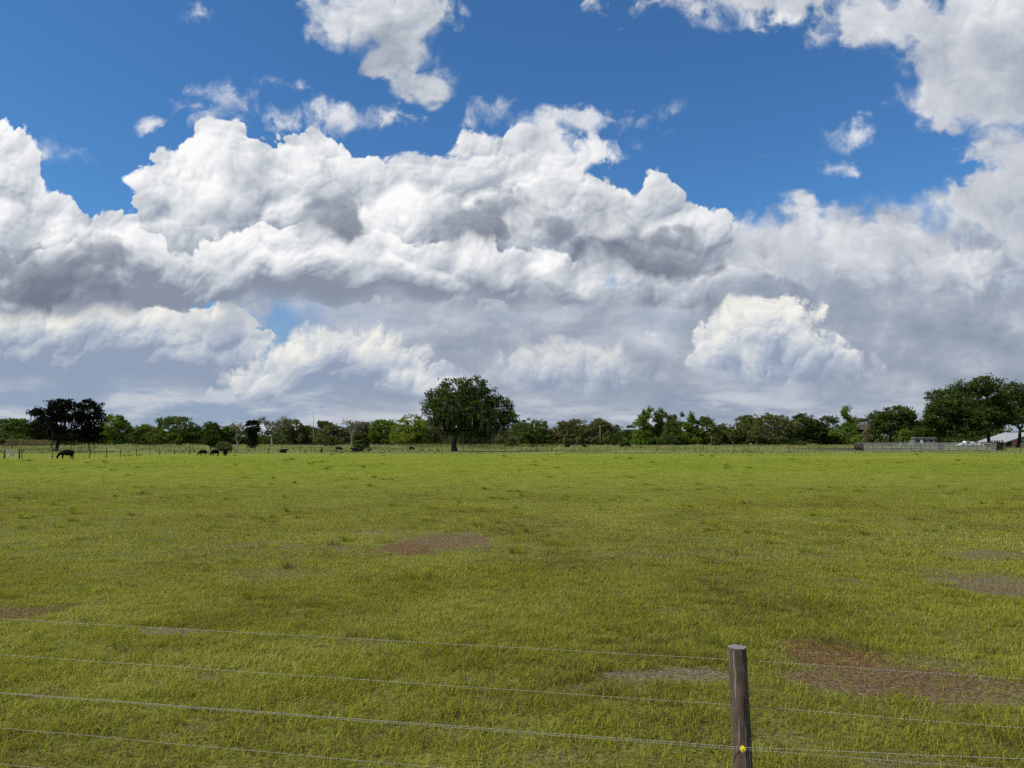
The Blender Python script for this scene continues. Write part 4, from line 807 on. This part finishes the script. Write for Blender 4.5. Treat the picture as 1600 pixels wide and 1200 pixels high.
# white pickup and car between the pen and the oaks
def vehicle(name, loc_, L_, prof, label, cat, rz=0):
    root = tag(empty(name, loc_, rz), label, cat); w = .9
    mb = MB(); n = len(prof)
    for sy in (-1, 1): mb.v += [(x * L_, sy * w * (1 if z < 1.0 else .86), z) for x, z in prof]
    mb.f = [tuple(range(n)), tuple(reversed(range(n, 2 * n)))] + [(i, n + i, n + (i + 1) % n, (i + 1) % n) for i in range(n)]; mb.build('body', M['car_white'], root)
    for sx_ in (-.32, .32):
        for sy in (-1, 1):
            mb = MB(); mb.tube([(sx_ * L_, sy * .70, .34), (sx_ * L_, sy * .93, .34)], .34, 14); wh = mb.build('wheel', M['tyre'], root); mb = MB(); mb.tube([(sx_ * L_, sy * .90, .34), (sx_ * L_, sy * .945, .34)], .19, 10); mb.build('rim', M['wire'], wh)
    top_ = [p for p in prof if p[1] > 1.2]; xa, xb = min(p[0] for p in top_) * L_, max(p[0] for p in top_) * L_
    for sy in (-1, 1): mb = MB(); mb.box(((xa + xb) / 2, sy * .80, 1.27), ((xb - xa) * .82, .16, .36)); mb.build('window', M['glass'], root)
vehicle('pickup_truck', gd(1507, 238), 5.4, [(-.5, .45), (.5, .45), (.5, .98), (.12, 1.0), (.10, 1.62), (-.14, 1.65), (-.24, 1.05), (-.48, .95)], 'white pickup truck parked behind the board pen under the dark oaks', 'truck', R(6))
vehicle('parked_car', gd(1519, 243), 4.6, [(-.5, .40), (.5, .40), (.5, .92), (.34, .98), (.22, 1.42), (-.14, 1.44), (-.28, .98), (-.49, .82)], 'white car parked right beside the white pickup truck', 'car', R(-8))
tank = tag(empty('water_tank', gd(1405, 240)), 'small white upright tank behind the left end of the board pen', 'tank'); mb = MB(); mb.tube([(0, 0, 0), (0, 0, 1.1), (0, 0, 1.3), (0, 0, 1.4)], [.42, .42, .32, .12], 16); mb.build('tank_body', M['trim_white'], tank, True); mb = MB(); mb.tube([(0, 0, 1.4), (0, 0, 1.48)], .14, 10); mb.build('lid', M['tyre'], tank)
# far white roof over the trees, mast, utility pole, aeroplane
barn = tag(empty('barn', gd(988, 345)), 'long distant barn with a white roof showing above the dark trees', 'barn'); s4 = 345 / F; y4 = 685 + CAM_H * F / 520; zb = (y4 - 665.5) * s4
mb = MB(); mb.box((0, 5, (zb - .9) / 2), (25 * s4, 10, zb - .92)); mb.build('wall', M['grey_wall'], barn)
mb = MB(); xx = 13.5 * s4; mb.v = [(-xx, -1, zb - .75), (xx, -1, zb - .75), (xx, 5, zb - .05), (-xx, 5, zb - .05), (xx, 11, zb - .75), (-xx, 11, zb - .75)]; mb.f = [(0, 1, 2, 3), (3, 2, 4, 5), (0, 5, 4, 1), (1, 4, 2), (0, 3, 5)]; mb.build('roof', M['white_metal'], barn)
mast = tag(empty('mast', gd(491, 262)), 'thin pale mast standing up above the left tree line', 'mast'); s5 = 262 / F; h5 = (685 + CAM_H * F / 262 - 642) * s5
mb = MB(); mb.tube([(0, 0, -.2), (0, 0, h5 * .62)], [.13, .11], 8); mb.build('pole', M['bark_pale'], mast, True); mb = MB(); mb.tube([(0, 0, h5 * .62), (.05, 0, h5)], [.075, .05], 6); mb.build('aerial', M['wire'], mast, True)
pole = tag(empty('utility_pole', gd(937, 268)), 'pale wooden utility pole in front of a mossy oak right of the big lone oak', 'pole'); s6 = 268 / F; h6 = (685 + CAM_H * F / 268 - 664) * s6
mb = MB(); mb.tube([(0, 0, -.2), (0, 0, h6)], [.15, .11], 8); mb.build('shaft', M['bark_pale'], pole, True); mb = MB(); mb.box((0, -.14, h6 - .5), (1.3, .1, .12)); mb.build('crossarm', M['bark_pale'], pole)
d = direction(1195, 243).normalized(); ap = Vector((0, 0, CAM_H)) + d * 3200
air_ = bpy.data.objects.new('aeroplane', None); C.objects.link(air_); air_.location = ap; air_.rotation_euler = (0, R(-4), R(12)); tag(air_, 'tiny white aeroplane in the blue gap between the clouds', 'aeroplane')
mb = MB(); mb.tube([(-5.5, 0, 0), (-4.6, 0, .1), (-2, 0, .15), (2, 0, .15), (5, 0, .4), (6, 0, .6)], [.15, .6, .8, .75, .35, .12], 10); mb.build('fuselage', M['car_white'], air_, True)
mb = MB(); mb.box((-.6, 0, .7), (1.6, 13, .18)); mb.build('wing', M['car_white'], air_); mb = MB(); mb.box((5.3, 0, .6), (1.0, 4, .12)); mb.box((5.4, 0, 1.3), (1.1, .12, 1.5)); mb.build('tail', M['car_white'], air_)
# ------------------------------------------------------------------ sun
sl = bpy.data.lights.new('sun', 'SUN'); sl.energy = 4.2; sl.angle = R(.5); sl.color = (1.0, .955, .88)
so = bpy.data.objects.new('sun', sl); C.objects.link(so); so.rotation_euler = (-SUN_DIR).to_track_quat('-Z', 'Y').to_euler(); so.location = SUN_DIR * 100
